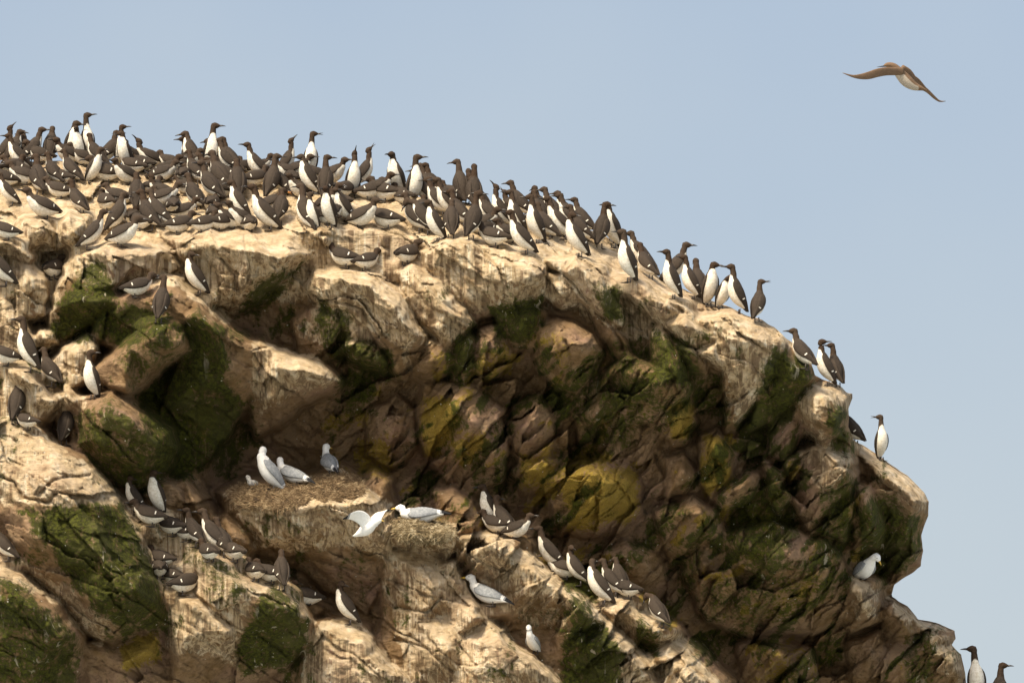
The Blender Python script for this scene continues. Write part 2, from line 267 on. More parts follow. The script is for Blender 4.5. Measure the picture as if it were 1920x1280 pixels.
for dp, p in CRK:
    p = pts(p); best = np.full(GX.shape, 1e9)
    for a, b in zip(p[:-1], p[1:]):
        dx, dy = b[0] - a[0], b[1] - a[1]; t = np.clip(((WX - a[0]) * dx + (WY - a[1]) * dy) / (dx * dx + dy * dy), 0, 1)
        best = np.minimum(best, np.hypot(WX - a[0] - t * dx, WY - a[1] - t * dy))
    D += dp * 1.4 * np.exp(-(best / 2.6) ** 2) - dp * 0.35 * np.exp(-((best - 9) / 6.0) ** 2)
# ripples of bedding and weathering relief
u, v = rot(WX, WY, math.radians(-46))
D += under * (5 * fbm(u / 70, v / 9, 3, 21) + 7 * fbm(GX / 30, GY / 30, 4, 22))
ph = v / 30 + 1.3 * fbm(u / 130, v / 70, 3, 26); D += under * 11 * (ph - np.floor(ph) - 0.5) * sstep(-0.1, 0.35, fbm(u / 90, v / 60, 3, 27))
ph = v / 11 + 1.1 * fbm(u / 60, v / 30, 3, 28); D += under * 3.5 * (ph - np.floor(ph) - 0.5) * sstep(-0.1, 0.3, fbm(u / 60, v / 40, 3, 29))
u, v = rot(WX, WY, math.radians(36))
ph = -v / 34 + 1.3 * fbm(u / 130, v / 60, 3, 33); D += (1 - under) * 7 * (ph - np.floor(ph) - 0.5) * sstep(0.05, 0.4, fbm(u / 90, v / 60, 3, 34))
D += (1 - under) * (5 * fbm(u / 80, v / 9, 3, 23) + 5 * fbm(GX / 34, GY / 26, 5, 24, 0.55))
D += 2.2 * fbm(GX / 7, GY / 7, 2, 25)
# x y pose yaw [head yaw] [o = bill open, g = orange gape, b<depth> = standing behind the crest, s<scale>]
AUKS = """
50 303 L 20 0|20 303 H 20 0|3 297 B 0|92 297 H 90|131 298 H 300 0|165 300 T 300 0 s1.08|200 304 L 40 0|226 304 U 300 0 s.9|235 318 H 238 180 o|250 306 C 200|286 308 b 175 s1.1
150 308 H 270|80 306 C 180 180 o|132 308 C 175 s1.1|42 318 L 185|106 347 L 160 s.95|141 343 L 170|160 312 C 180|205 343 C 185 s1.15|170 343 L 300 0 s.9|74 366 L 110 150 s1.15|50 347 C 200|12 352 C 170|254 326 C 180
298 342 C 10|36 332 C 150|118 348 C 120|153 400 L 160|85 410 C 185 s1.15|22 384 L 195 s.9|204 396 C 150 90 s1.1|228 386 C 170|258 396 H 90|289 431 L 155 180 o s1.1|247 421 C 60 30|164 466 L 10|213 437 H 30
225 461 C -10 30 s1.1|310 376 b 180|302 387 C 20|98 521 C 70 20 s1.1|16 449 C 190 0|10 535 L 200 s1.05|297 603 U 90 150|252 556 C 0|372 552 P 200 210 s1.05
365 303 H 170 180|362 311 L 160 175|392 323 U 300 0 s1.05|408 318 L 165|436 308 L 170|441 326 L 170 180 o|480 325 C 0|468 331 C 170|505 374 U 70 15 s1.1|530 333 B 10 s.9|490 338 L 195|552 335 C 10|580 335 T 282 0 o s.95
609 374 U 70 0 s1.05|584 367 H 200|548 350 C 100|325 307 C 175|341 344 C 110 170|424 364 L 160 s1.15|404 377 L 155 200 s1.05|447 380 H 90 s1.15|471 352 C 10|305 337 C 0|404 332 C 170|416 337 C 170|505 433 L 200 s1.12
524 421 H 60 30 g s.95|576 436 U 160 s1.12|536 369 L 150|394 397 C 90|371 393 L 165|312 386 C 180|326 402 C 120|338 412 C 10|330 439 C 10 s1.15|376 436 C 20 s1.05|408 433 C 60 s1.05|436 429 C 175|453 411 H 180|467 434 C 90 s1.1
400 416 C 120|590 429 U 238 0 s.85|604 402 C 0|614 421 C 180|620 346 C 0|640 370 C 60 10|660 370 B 285|676 351 B 10 o|688 374 C 60 20 s1.05|724 379 C 175 180 o s1.1|746 369 H 228|777 386 U 300 0|824 366 L 160 180|805 386 L 165 s.95
848 410 L 195 s1.05|842 386 C 180|869 379 U 110 180 s.95|884 372 L 100|858 377 C 180|889 396 U 95|884 449 U 60 10 s1.08|845 447 H 90 s1.05|820 452 H 210|788 436 L 150 s1.05|802 441 D 160|729 429 C 180 s1.15|675 427 C 0 s1.1
648 419 P 200 230|612 417 C 10|617 427 H 230|830 405 L 165|790 406 C 100|920 446 C 150|650 501 C 175 s1.15|683 505 C 0|760 494 C 80 20 s1.1|973 441 U 190|968 402 b 180 180 o|924 421 C 10|945 427 B 190|926 427 L 160
1007 456 U 198 175|1016 421 L 120|1022 406 L 120|1014 431 C 160|1032 448 L 165|1058 449 L 200|1078 436 L 175|1070 402 L 170|1100 437 L 150 175|1087 481 P 205 235|1124 464 U 70 5 s1.05|1146 446 L 120 95|1178 528 U 203 175 s1.12
1210 503 L 165|1219 522 L 135 110|986 476 L 190|930 462 C 180 s1.1|1149 464 H 230|1262 559 U 195 180|1256 522 L 10|1299 560 U 193 180|1311 542 L 100|1329 574 H 300 0|1351 578 D 290 0 s.85|1385 584 U 188|1420 602 U 60 5 o s.95
1512 690 L 155 180|1552 722 U 198 0 s.98|1571 718 U 130 180 s.95|1604 832 L 150 b30|1653 862 T 292 180 o s.92
56 696 U 185 s1.12|100 723 L 130|14 684 C 170|173 746 U 228 -10 s1.0|28 792 U 65 0 s1.02|120 832 U 70 0 s1.02|54 803 C 120 s.8|258 962 P 190 230 s.95|298 963 H 238 -20 s.98|370 1023 L 145 190|410 1037 L 165 s1.12|440 1051 C 160
309 1063 C 170|340 1113 C 20 s1.05|16 1050 L 165|580 1132 p 185 s1.1|655 1169 P 200 230 s1.02|510 1092 C 170|925 991 H 200|953 1003 L 165 30 s1.1|1041 1069 L 190 s1.1|1088 1096 P 170 200|1131 1133 P 195 160 s1.05|1155 1117 L 165 s.9|1167 1112 H 150 s.85
1240 1173 D 130 s1.0|965 1010 C 0
1835 1320 T 270 180 s1.15|1868 1335 U 60 0 s1.05
545 338 C 180|18 330 C 20|60 300 L 160|188 315 L 150|272 322 C 170|345 322 C 10|372 345 L 160|428 345 C 170|450 326 C 10|520 352 C 165|598 345 C 190|700 372 C 10|760 385 C 170|815 372 L 170|905 398 L 150|985 408 L 160|1045 412 L 160|352 365 C 180|282 365 C 20|240 345 C 180|115 372 C 160|565 372 C 190|640 392 C 170|500 400 C 10|455 428 C 200|870 425 L 160|960 455 C 170|1095 452 L 165|265 432 C 150|305 425 L 170|418 372 C 170|900 440 C 10
286 985 C 150|326 1003 C 170|352 1013 C 120 180|396 1050 C 160|424 1043 L 130|300 1082 C 120|328 1096 C 100|480 1087 C 160|528 1103 H 110|270 975 C 150|1062 1085 C 150|1180 1120 C 120|935 1000 C 120
"""
GULLP = [(508, 918), (558, 908), (622, 890), (785, 972), (925, 1134), (1004, 1224), (1618, 1084)]
# birds stand on small ledges: level the rock under each and hollow it a little behind
spots = [tuple(float(v) for v in q.split()[:2]) for q in AUKS.replace('\n', '|').split('|') if q.split()]
spots = [q for q in spots if q[1] > 454 + 0.22 * max(0, q[0] - 900) or (q[0] < 120 and q[1] > 400)] + GULLP
for bx, by in sorted(spots, key=lambda q: q[1]):
    if bx > 1600 and by < 900: continue
    i0, i1 = max(0, int((bx - 70 - X0) / STEP)), int((bx + 70 - X0) / STEP); j0, j1 = max(0, int((by - 110 - Y0) / STEP)), min(D.shape[0], int((by + 50 - Y0) / STEP))
    gx_, gy_, d = GX[j0:j1, i0:i1], GY[j0:j1, i0:i1], D[j0:j1, i0:i1]
    near0 = (np.abs(gx_ - bx) < 12) & (np.abs(gy_ - by) < 7)
    if not near0.any(): continue
    d0 = float(np.percentile(d[near0], 40)); bw = (np.abs(gx_ - bx) < 14) & (gy_ < by) & (gy_ > by - 60)
    d0 -= min(34, max(0, d0 - float(np.percentile(d[bw], 10))) * 0.6)
    r = np.hypot((gx_ - bx) / 34, (gy_ - (by - 34)) / 44)
    d = d + sstep(1.35, 0.75, r) * np.clip(d0 + 16 + 0.1 * (by - gy_) - d, 0, 24) * sstep(6, -6, gy_ - by)
    r = np.hypot((gx_ - bx) / 36, (gy_ - (by + 10)) / 16)
    d = d + sstep(1.5, 0.6, r) * (np.minimum(d, d0 - 3) - d)
    D[j0:j1, i0:i1] = d
# silhouette, roughened
def roughline(poly, step=4.0, amp=3.0):
    out = []
    for i in range(len(poly)):
        a = poly[i]; b = poly[(i + 1) % len(poly)]; n = max(1, int(math.hypot(b[0] - a[0], b[1] - a[1]) / step))
        if a[0] <= -160 or a[1] >= 1330 or b[0] <= -160: n = 1
        out += [(a[0] + (b[0] - a[0]) * k / n, a[1] + (b[1] - a[1]) * k / n) for k in range(n)]
    o = np.array(out); ph = np.arange(len(o))
    o2 = o.copy()
    f = (o[:, 0] > -150) & (o[:, 1] < 1320)
    o2[:, 0] += f * amp * fbm(ph / 9.0, ph * 0 + 3.3, 4, 31, 0.6); o2[:, 1] += f * amp * fbm(ph / 9.0, ph * 0 + 8.1, 4, 32, 0.6)
    return [tuple(q) for q in o2]
SILR = roughline(SIL)
def sil_sd(x, y): return polydist(SILR, x, y)
# coarse distance first, exact only near the edge
SD, _, NX, NY = polydist([q for q in SIL], GX, GY)
near = np.abs(SD) < 34
sdn, _, nxn, nyn = polydist(SILR, GX[near], GY[near])
SD[near] = sdn; NX[near] = nxn; NY[near] = nyn
rimok = (NX > -158) & (NY < 1420)
rr = np.clip(SD / 26.0, 0, 1)
D += np.where(rimok, 34 * (1 - np.sqrt(np.clip(1 - (1 - rr) ** 2, 0, 1))), 0)
keep = SD > -STEP * 1.3
PX = np.where(keep & (SD < 0), NX, GX); PY = np.where(keep & (SD < 0), NY, GY)

def depth_at(x, y):
    fx = (x - X0) / STEP; fy = (y - Y0) / STEP
    i = int(min(max(fx, 0), len(gx) - 2)); j = int(min(max(fy, 0), len(gy) - 2)); a = fx - i; b = fy - j
    return float((D[j, i] * (1 - a) + D[j, i + 1] * a) * (1 - b) + (D[j + 1, i] * (1 - a) + D[j + 1, i + 1] * a) * b)
def skyline_y(x):
    j = np.nonzero(keep[:, int((x - X0) / STEP)])[0]
    return float(gy[j[0]]) if len(j) else 1400.0

# ------------------------------------------------------------------ what grows on and stains the rock
GUANO = [
(1.0,"-200,180 1500,180 1540,600 1480,640 1445,700 1400,790 1368,800 1362,700 1250,625 1200,640 1130,600 1040,585 1012,560 985,580 920,575 885,600 850,640 800,650 782,600 765,700 740,640 640,590 570,560 480,570 440,590 425,605 330,530 220,540 120,520 100,620 190,640 150,720 160,760 0,800 -200,790"),
(1.0,"480,640 560,662 640,712 610,725 560,740 490,780 470,690"),(0.9,"545,620 600,580 690,600 700,640 640,660"),
(0.85,"-200,780 60,800 200,900 240,945 150,950 0,940 -200,940"),(0.8,"-200,1010 0,1040 60,1050 220,1170 190,1205 110,1130 40,1090 -200,1060"),
(0.9,"228,955 262,945 310,1060 325,1150 290,1100"),
(0.9,"230,940 300,940 420,1025 560,1110 585,1165 540,1150 480,1115 460,1170 440,1250 320,1210 300,1060"),
(1.0,"430,930 640,885 735,950 750,1060 700,1050 640,1020 560,1035 470,1020"),(0.9,"725,990 860,990 860,1030 830,1065 730,1030"),
(0.75,"730,1030 860,1060 960,1200 1060,1290 1000,1424 600,1424 560,1180 660,1160 760,1270 740,1150 720,1100"),
(1.0,"860,1005 930,995 1050,1085 1200,1215 1262,1290 1190,1300 1130,1200 1070,1130 1000,1100 880,1060"),
(0.6,"900,1040 1060,1120 1060,1180 960,1160 900,1100"),
(0.95,"1125,1115 1180,1120 1262,1185 1355,1290 1200,1300 1240,1225 1200,1190 1150,1180"),
(0.75,"1490,740 1525,712 1600,735 1600,800 1560,760 1530,800 1600,860 1560,960 1500,850"),
(0.5,"1600,825 1665,862 1745,930 1735,960 1690,950 1640,910"),(0.85,"1598,1080 1645,1105 1643,1160 1605,1160"),
(0.5,"1740,1190 1800,1200 1812,1300 1770,1290"),(0.35,"1660,1120 1720,1150 1790,1180 1700,1180"),
]
MOSS = [
(1.0,"150,500 195,480 215,530 225,570 210,610 150,650 88,630 110,560"),(1.0,"175,605 240,565 300,580 345,600 370,575 430,620 425,700 470,760 420,850 350,910 290,890 260,740 350,650 330,620 230,655 180,645"),
(0.62,"215,670 285,605 345,605 350,650 250,735"),(0.85,"135,780 200,745 260,790 325,825 300,930 220,925 140,840"),(0.95,"30,950 230,940 295,1060 330,1180 230,1200 130,1090"),
(0.9,"-200,1065 20,1075 150,1190 155,1424 -200,1424"),(1.0,"475,1140 520,1090 580,1165 565,1250 460,1265 440,1220"),(0.9,"480,530 572,484 562,515 500,585 430,600"),
(0.9,"600,560 660,590 665,640 730,650 760,715 690,715 620,675 585,620"),(0.9,"630,700 705,690 715,740 640,785"),(1.0,"835,660 890,595 905,700 845,725"),(1.0,"915,570 1022,555 1022,620 985,655 925,640"),
(0.95,"1128,530 1165,540 1170,610 1130,600"),(0.72,"1060,700 1130,640 1195,630 1290,690 1290,770 1200,810 1110,840 1050,770"),(0.95,"1215,610 1290,640 1320,700 1290,730 1220,720"),
(1.0,"1445,650 1522,680 1525,720 1485,780 1400,880 1375,800 1420,750"),(0.95,"1548,750 1590,775 1602,870 1560,845"),(0.8,"1300,700 1362,700 1375,810 1300,770 1230,810"),
(0.9,"1370,930 1480,890 1505,1000 1420,1090 1360,1020"),(0.85,"1535,920 1602,880 1610,1000 1560,1090 1515,1000"),(0.95,"1600,960 1640,920 1735,970 1725,1050 1660,1100 1610,1060"),
(0.8,"1140,1060 1260,930 1295,960 1170,1100"),(0.7,"1250,1060 1320,1000 1320,1080 1270,1170"),(1.0,"1068,1115 1100,1125 1165,1210 1175,1300 1050,1300"),(0.9,"1195,1150 1250,1185 1232,1235 1190,1215"),
(0.62,"1280,1120 1400,1060 1500,1040 1570,1100 1480,1180 1330,1170"),(0.75,"1700,1190 1765,1195 1750,1300 1690,1300"),(0.8,"370,870 450,780 490,810 430,910"),(0.6,"620,740 700,720 700,780 620,800"),
(0.8,"830,750 870,750 880,800 840,830"),(0.8,"930,840 970,860 970,930 920,920"),(0.7,"1090,830 1180,790 1200,840 1100,870"),(0.75,"1380,780 1450,800 1440,870 1400,880"),
]
LICH = [
(0.9,"335,780 400,745 412,800 370,845"),(0.9,"215,1215 300,1170 312,1240 225,1265"),(0.7,"610,770 700,755 700,800 590,825"),(0.9,"785,745 850,735 870,790 830,860 785,860"),(0.85,"840,825 915,795 915,850 850,885"),
(0.7,"655,820 745,810 745,905 665,905"),(0.6,"795,650 850,660 840,712 800,705"),(0.7,"888,635 965,640 960,700 895,705"),(0.85,"1045,880 1205,865 1205,975 1055,1005"),(1.0,"1242,755 1302,738 1302,825 1258,838"),
(0.95,"1315,805 1375,830 1375,925 1318,930"),(0.8,"965,850 1050,825 1045,905 965,920"),(0.6,"1440,1070 1570,1075 1545,1160 1410,1180"),(0.6,"1025,615 1075,615 1075,700 1030,700"),(0.6,"1150,740 1230,740 1220,790 1140,800"),
(0.7,"1425,770 1460,765 1450,830 1425,850"),(0.5,"1180,980 1260,980 1260,1060 1180,1060"),(0.6,"1400,1200 1540,1200 1540,1290 1400,1290"),(0.5,"1680,1150 1730,1170 1710,1290 1670,1290"),
]
def paint(lst, soft, seed):
    wx = GX + 15 * fbm(GX / 30, GY / 40, 4, seed, 0.6); wy = GY + 15 * fbm(GX / 30, GY / 40, 4, seed + 1, 0.6)
    out = np.zeros(GX.shape)
    for v, p in lst:
        p = pts(p); xs = [q[0] for q in p]; ys = [q[1] for q in p]
        i0 = max(0, int((min(xs) - 50 - X0) / STEP)); i1 = max(i0 + 1, int((max(xs) + 50 - X0) / STEP) + 1)
        j0 = max(0, int((min(ys) - 50 - Y0) / STEP)); j1 = max(j0 + 1, int((max(ys) + 50 - Y0) / STEP) + 1)
        sd = polydist(p, wx[j0:j1, i0:i1], wy[j0:j1, i0:i1])[0]
        out[j0:j1, i0:i1] = np.maximum(out[j0:j1, i0:i1], v * sstep(-soft, soft, sd))
    return out
G = paint(GUANO, 11, 41); M = paint(MOSS, 16, 43); L = paint(LICH, 20, 45)
u, v = rot(WX, WY, math.radians(-48))
M = np.maximum(M, under * (1 - 0.8 * G) * (0.15 + 0.75 * sstep(0.0, 0.35, fbm(u / 95, v / 34, 4, 51, 0.6))))
L = np.maximum(L, under * (1 - G) * 0.75 * sstep(0.05, 0.4, fbm(u / 70, v / 40, 4, 55, 0.6)))
M = np.maximum(M, (1 - under) * 0.62 * sstep(0.12, 0.5, fbm(GX / 40, GY / 55, 4, 57, 0.6)) * sstep(-40, 60, GY - 0.0 * GX - 520))
# ------------------------------------------------------------------ node helper
class NT:
    def __init__(s, mat):
        mat.use_nodes = True; s.t = mat.node_tree; s.t.nodes.clear()
        s.out = s.t.nodes.new('ShaderNodeOutputMaterial'); s.bs = s.t.nodes.new('ShaderNodeBsdfPrincipled')
        s.t.links.new(s.bs.outputs[0], s.out.inputs[0])
    def put(s, sock, v):
        if hasattr(v, 'is_output'): s.t.links.new(v, sock)
        elif isinstance(v, tuple) and len(v) == 3 and sock.type == 'RGBA': sock.default_value = (*v, 1)
        else: sock.default_value = v
    def n(s, ty, ins=None, **kw):
        nd = s.t.nodes.new(ty)
        for k, v in kw.items(): setattr(nd, k, v)
        for k, v in (ins or {}).items(): s.put(nd.inputs[k], v)
        return nd
    def attr(s, name): return s.n('ShaderNodeAttribute', attribute_name=name).outputs['Fac']
    def math(s, op, a, b=0.0, c=0.0, clamp=False):
        return s.n('ShaderNodeMath', {0: a, 1: b, 2: c}, operation=op, use_clamp=clamp).outputs[0]
    def noise(s, vec, scale, detail=4.0, rough=0.55, dist=0.0):
        return s.n('ShaderNodeTexNoise', {'Vector': vec, 'Scale': scale, 'Detail': detail, 'Roughness': rough, 'Distortion': dist}).outputs['Fac']
    def mix(s, f, a, b, blend='MIX'):
        nd = s.n('ShaderNodeMix', data_type='RGBA', blend_type=blend)
        s.put(nd.inputs[0], f); s.put(nd.inputs[6], a); s.put(nd.inputs[7], b); return nd.outputs[2]
    def step(s, v, a, b):
        nd = s.n('ShaderNodeMapRange', {'Value': v, 'From Min': a, 'From Max': b}, interpolation_type='SMOOTHSTEP'); return nd.outputs[0]
    def scale(s, vec, sc):
        return s.n('ShaderNodeMapping', {'Vector': vec, 'Scale': sc}).outputs[0]
    def coords(s): return s.n('ShaderNodeTexCoord').outputs['Object']
    def ramp(s, f, cols):
        nd = s.n('ShaderNodeValToRGB'); s.put(nd.inputs[0], f); e = nd.color_ramp.elements
        while len(e) < len(cols): e.new(0.5)
        for q, (p, c) in zip(e, cols): q.position = p; q.color = (*c, 1)
        return nd.outputs[0]

def rock_material():
    m = bpy.data.materials.new("rock"); s = NT(m); co = s.coords()
    g, mo, li = s.attr('guano'), s.attr('moss'), s.attr('lichen'); un = s.attr('under')
    n1 = s.noise(co, 1.6, 5); n2 = s.noise(co, 7, 6, 0.6); n3 = s.noise(co, 34, 5, 0.65); n4 = s.noise(co, 120, 3, 0.6)
    # bare stone: brown to mauve
    stone = s.ramp(n1, [(0.32, (0.13, 0.08, 0.035)), (0.46, (0.25, 0.155, 0.072)), (0.56, (0.31, 0.20, 0.115)), (0.66, (0.33, 0.205, 0.145)), (0.76, (0.18, 0.13, 0.08))])
    stone = s.mix(s.step(n2, 0.35, 0.7), stone, (0.36, 0.24, 0.14))
    stone = s.mix(s.math('MULTIPLY', s.step(n3, 0.5, 0.75), 0.55), stone, (0.055, 0.034, 0.022))
    # lichen: small ochre crusts
    lv = s.math('ADD', s.math('MULTIPLY', li, 0.70), s.math('ADD', s.math('MULTIPLY', n3, 0.9), s.math('MULTIPLY', n2, 0.7)))
    lm = s.step(lv, 1.16, 1.32)
    lcol = s.mix(s.step(n4, 0.35, 0.7), (0.25, 0.165, 0.02), (0.44, 0.32, 0.04))
    col = s.mix(s.math('MULTIPLY', lm, 0.8), stone, lcol)
    # streaks run straight down
    st = s.noise(s.scale(co, (21.0, 8.0, 0.9)), 1.0, 4, 0.6, 0.4); st2 = s.noise(s.scale(co, (48.0, 20.0, 2.2)), 1.0, 3, 0.6)
    # guano crust
    nz = s.n('ShaderNodeSeparateXYZ', {0: s.n('ShaderNodeNewGeometry').outputs['Normal']}).outputs[2]
    side = s.step(nz, 0.62, 0.15)
    gv = s.math('ADD', g, s.math('ADD', s.math('MULTIPLY', s.math('MULTIPLY', s.math('SUBTRACT', st, 0.48), 3.0), s.math('ADD', side, 0.25)), s.math('MULTIPLY', s.math('SUBTRACT', n2, 0.5), 1.2)))
    gv = s.math('ADD', gv, s.math('MULTIPLY', s.math('SUBTRACT', nz, 0.2), 0.35))
    gm = s.math('MULTIPLY', s.step(gv, 0.12, 0.55), s.step(g, 0.02, 0.2))
    gcol = s.ramp(n2, [(0.30, (0.33, 0.225, 0.125)), (0.43, (0.57, 0.43, 0.26)), (0.58, (0.70, 0.55, 0.365)), (0.72, (0.82, 0.71, 0.54))])
    gcol = s.mix(s.math('MULTIPLY', s.step(s.math('ADD', s.math('MULTIPLY', st2, 0.25), s.math('MULTIPLY', st, 0.75)), 0.47, 0.58), s.math('ADD', 0.08, s.math('MULTIPLY', side, 0.72))), gcol, (0.16, 0.10, 0.055))
    gcol = s.mix(s.math('MULTIPLY', s.step(n3, 0.55, 0.75), 0.5), gcol, (0.27, 0.175, 0.095))
    gcol = s.mix(s.math('MULTIPLY', s.step(n1, 0.5, 0.68), 0.35), gcol, (0.36, 0.25, 0.17))
    gcol = s.mix(s.math('MULTIPLY', s.step(st, 0.44, 0.36), s.math('ADD', 0.1, s.math('MULTIPLY', side, 0.7))), gcol, (0.86, 0.78, 0.60))
    gm2 = s.math('MULTIPLY', gm, 0.93)
    col = s.mix(gm2, col, gcol)
    # moss / green algae
    mv = s.math('ADD', mo, s.math('ADD', s.math('MULTIPLY', s.math('SUBTRACT', n2, 0.5), 1.7), s.math('MULTIPLY', s.math('SUBTRACT', st, 0.5), 1.0)))
    mv = s.math('ADD', mv, s.math('MULTIPLY', s.math('SUBTRACT', n3, 0.5), 1.5))
    mm = s.math('MULTIPLY', s.step(mv, 0.34, 0.92), s.step(mo, 0.02, 0.25))
    mcol = s.mix(s.step(n3, 0.38, 0.68), (0.020, 0.027, 0.004), (0.092, 0.102, 0.011))
    mcol = s.mix(s.math('MULTIPLY', s.step(n1, 0.5, 0.62), 0.5), mcol, (0.105, 0.105, 0.03))
    col = s.mix(s.math('MULTIPLY', mm, 0.95), col, mcol)
    # white runs of droppings over moss and stone
    runs = s.math('MULTIPLY', s.step(s.noise(s.scale(co, (17.0, 9.0, 0.9)), 1.0, 3, 0.5, 0.8), 0.63, 0.69), s.step(s.noise(co, 1.3, 3), 0.48, 0.6))
    runs = s.math('MULTIPLY', runs, s.step(n2, 0.4, 0.55))
    runs = s.math('MULTIPLY', runs, s.step(s.math('ADD', g, s.math('MULTIPLY', mo, 0.5)), 0.2, 0.6))
    col = s.mix(s.math('MULTIPLY', runs, 0.9), col, (0.66, 0.58, 0.44))
    # scattered droplets
    vo = s.n('ShaderNodeTexVoronoi', {'Vector': co, 'Scale': 16.0}); 
    dr = s.math('MULTIPLY', s.math('LESS_THAN', vo.outputs['Distance'], 0.11), s.math('GREATER_THAN', s.n('ShaderNodeSeparateColor', {0: vo.outputs['Color']}).outputs[0], 0.86))
    col = s.mix(dr, col, (0.6, 0.55, 0.45))
    s.put(s.bs.inputs['Base Color'], col); s.put(s.bs.inputs['Roughness'], 0.9); s.put(s.bs.inputs['Specular IOR Level'], 0.15)
    # relief
    mu = s.noise(co, 9, 8, 0.68, 0.5)
    rc = s.n('ShaderNodeMapping', {'Vector': co, 'Rotation': (0, math.radians(38), 0), 'Scale': (0.45, 1, 1.5)}).outputs[0]
    wv = s.n('ShaderNodeVectorMath', {0: s.n('ShaderNodeTexNoise', {'Vector': co, 'Scale': 3.0, 'Detail': 5.0}).outputs['Color'], 1: (0.5, 0.5, 0.5)}, operation='MULTIPLY').outputs[0]
    ck = s.n('ShaderNodeTexVoronoi', {'Vector': s.n('ShaderNodeVectorMath', {0: rc, 1: wv}, operation='ADD').outputs[0], 'Scale': 1.6}, feature='DISTANCE_TO_EDGE').outputs['Distance']
    bd = []
    for ang in (38, -46):
        mp = s.n('ShaderNodeMapping', {'Vector': co, 'Rotation': (0, math.radians(ang), 0), 'Scale': (2.2, 5.0, 17.0)}).outputs[0]
        bd.append(s.noise(mp, 1.0, 6, 0.62, 0.3))
    bed = s.n('ShaderNodeMix', {0: un, 2: bd[0], 3: bd[1]}, data_type='FLOAT').outputs[0]
    crk = s.math('MAXIMUM', s.step(ck, 0.0, 0.03), s.math('LESS_THAN', s.noise(co, 2.1, 2), 0.56))
    fc = []
    for ang in (38, -46):
        mp = s.n('ShaderNodeMapping', {'Vector': s.n('ShaderNodeVectorMath', {0: co, 1: s.n('ShaderNodeVectorMath', {0: wv, 1: (0.25, 0.25, 0.25)}, operation='MULTIPLY').outputs[0]}, operation='ADD').outputs[0], 'Rotation': (0, math.radians(ang), 0), 'Scale': (2.6, 4.0, 6.5)}).outputs[0]
        fc.append(s.n('ShaderNodeTexVoronoi', {'Vector': mp, 'Scale': 1.0}, distance='MANHATTAN').outputs['Distance'])
    fac = s.n('ShaderNodeMix', {0: un, 2: fc[0], 3: fc[1]}, data_type='FLOAT').outputs[0]
    h = s.math('ADD', s.math('MULTIPLY', fac, s.math('ADD', -0.35, s.math('MULTIPLY', un, -0.75))), s.math('ADD', s.math('MULTIPLY', mu, 0.9), s.math('MULTIPLY', crk, 0.16)))
    h = s.math('ADD', h, s.math('MULTIPLY', s.noise(co, 50, 5, 0.7), 0.20)); h = s.math('ADD', h, s.math('MULTIPLY', bed, 0.7)); h = s.math('ADD', h, s.math('MULTIPLY', s.math('FRACT', s.math('MULTIPLY', bed, 9.0)), 0.10)); h = s.math('ADD', h, s.math('MULTIPLY', s.math('FRACT', s.math('MULTIPLY', mu, 8.0)), 0.05)); h = s.math('ADD', h, s.math('MULTIPLY', mm, s.math('ADD', 0.05, s.math('MULTIPLY', n4, 0.32)))); h = s.math('ADD', h, s.math('MULTIPLY', st, s.math('MULTIPLY', g, 0.16)))
    bp = s.n('ShaderNodeBump', {'Height': h, 'Strength': 0.9, 'Distance': 0.06}); s.put(s.bs.inputs['Normal'], bp.outputs[0])
    return m
ROCK = rock_material()

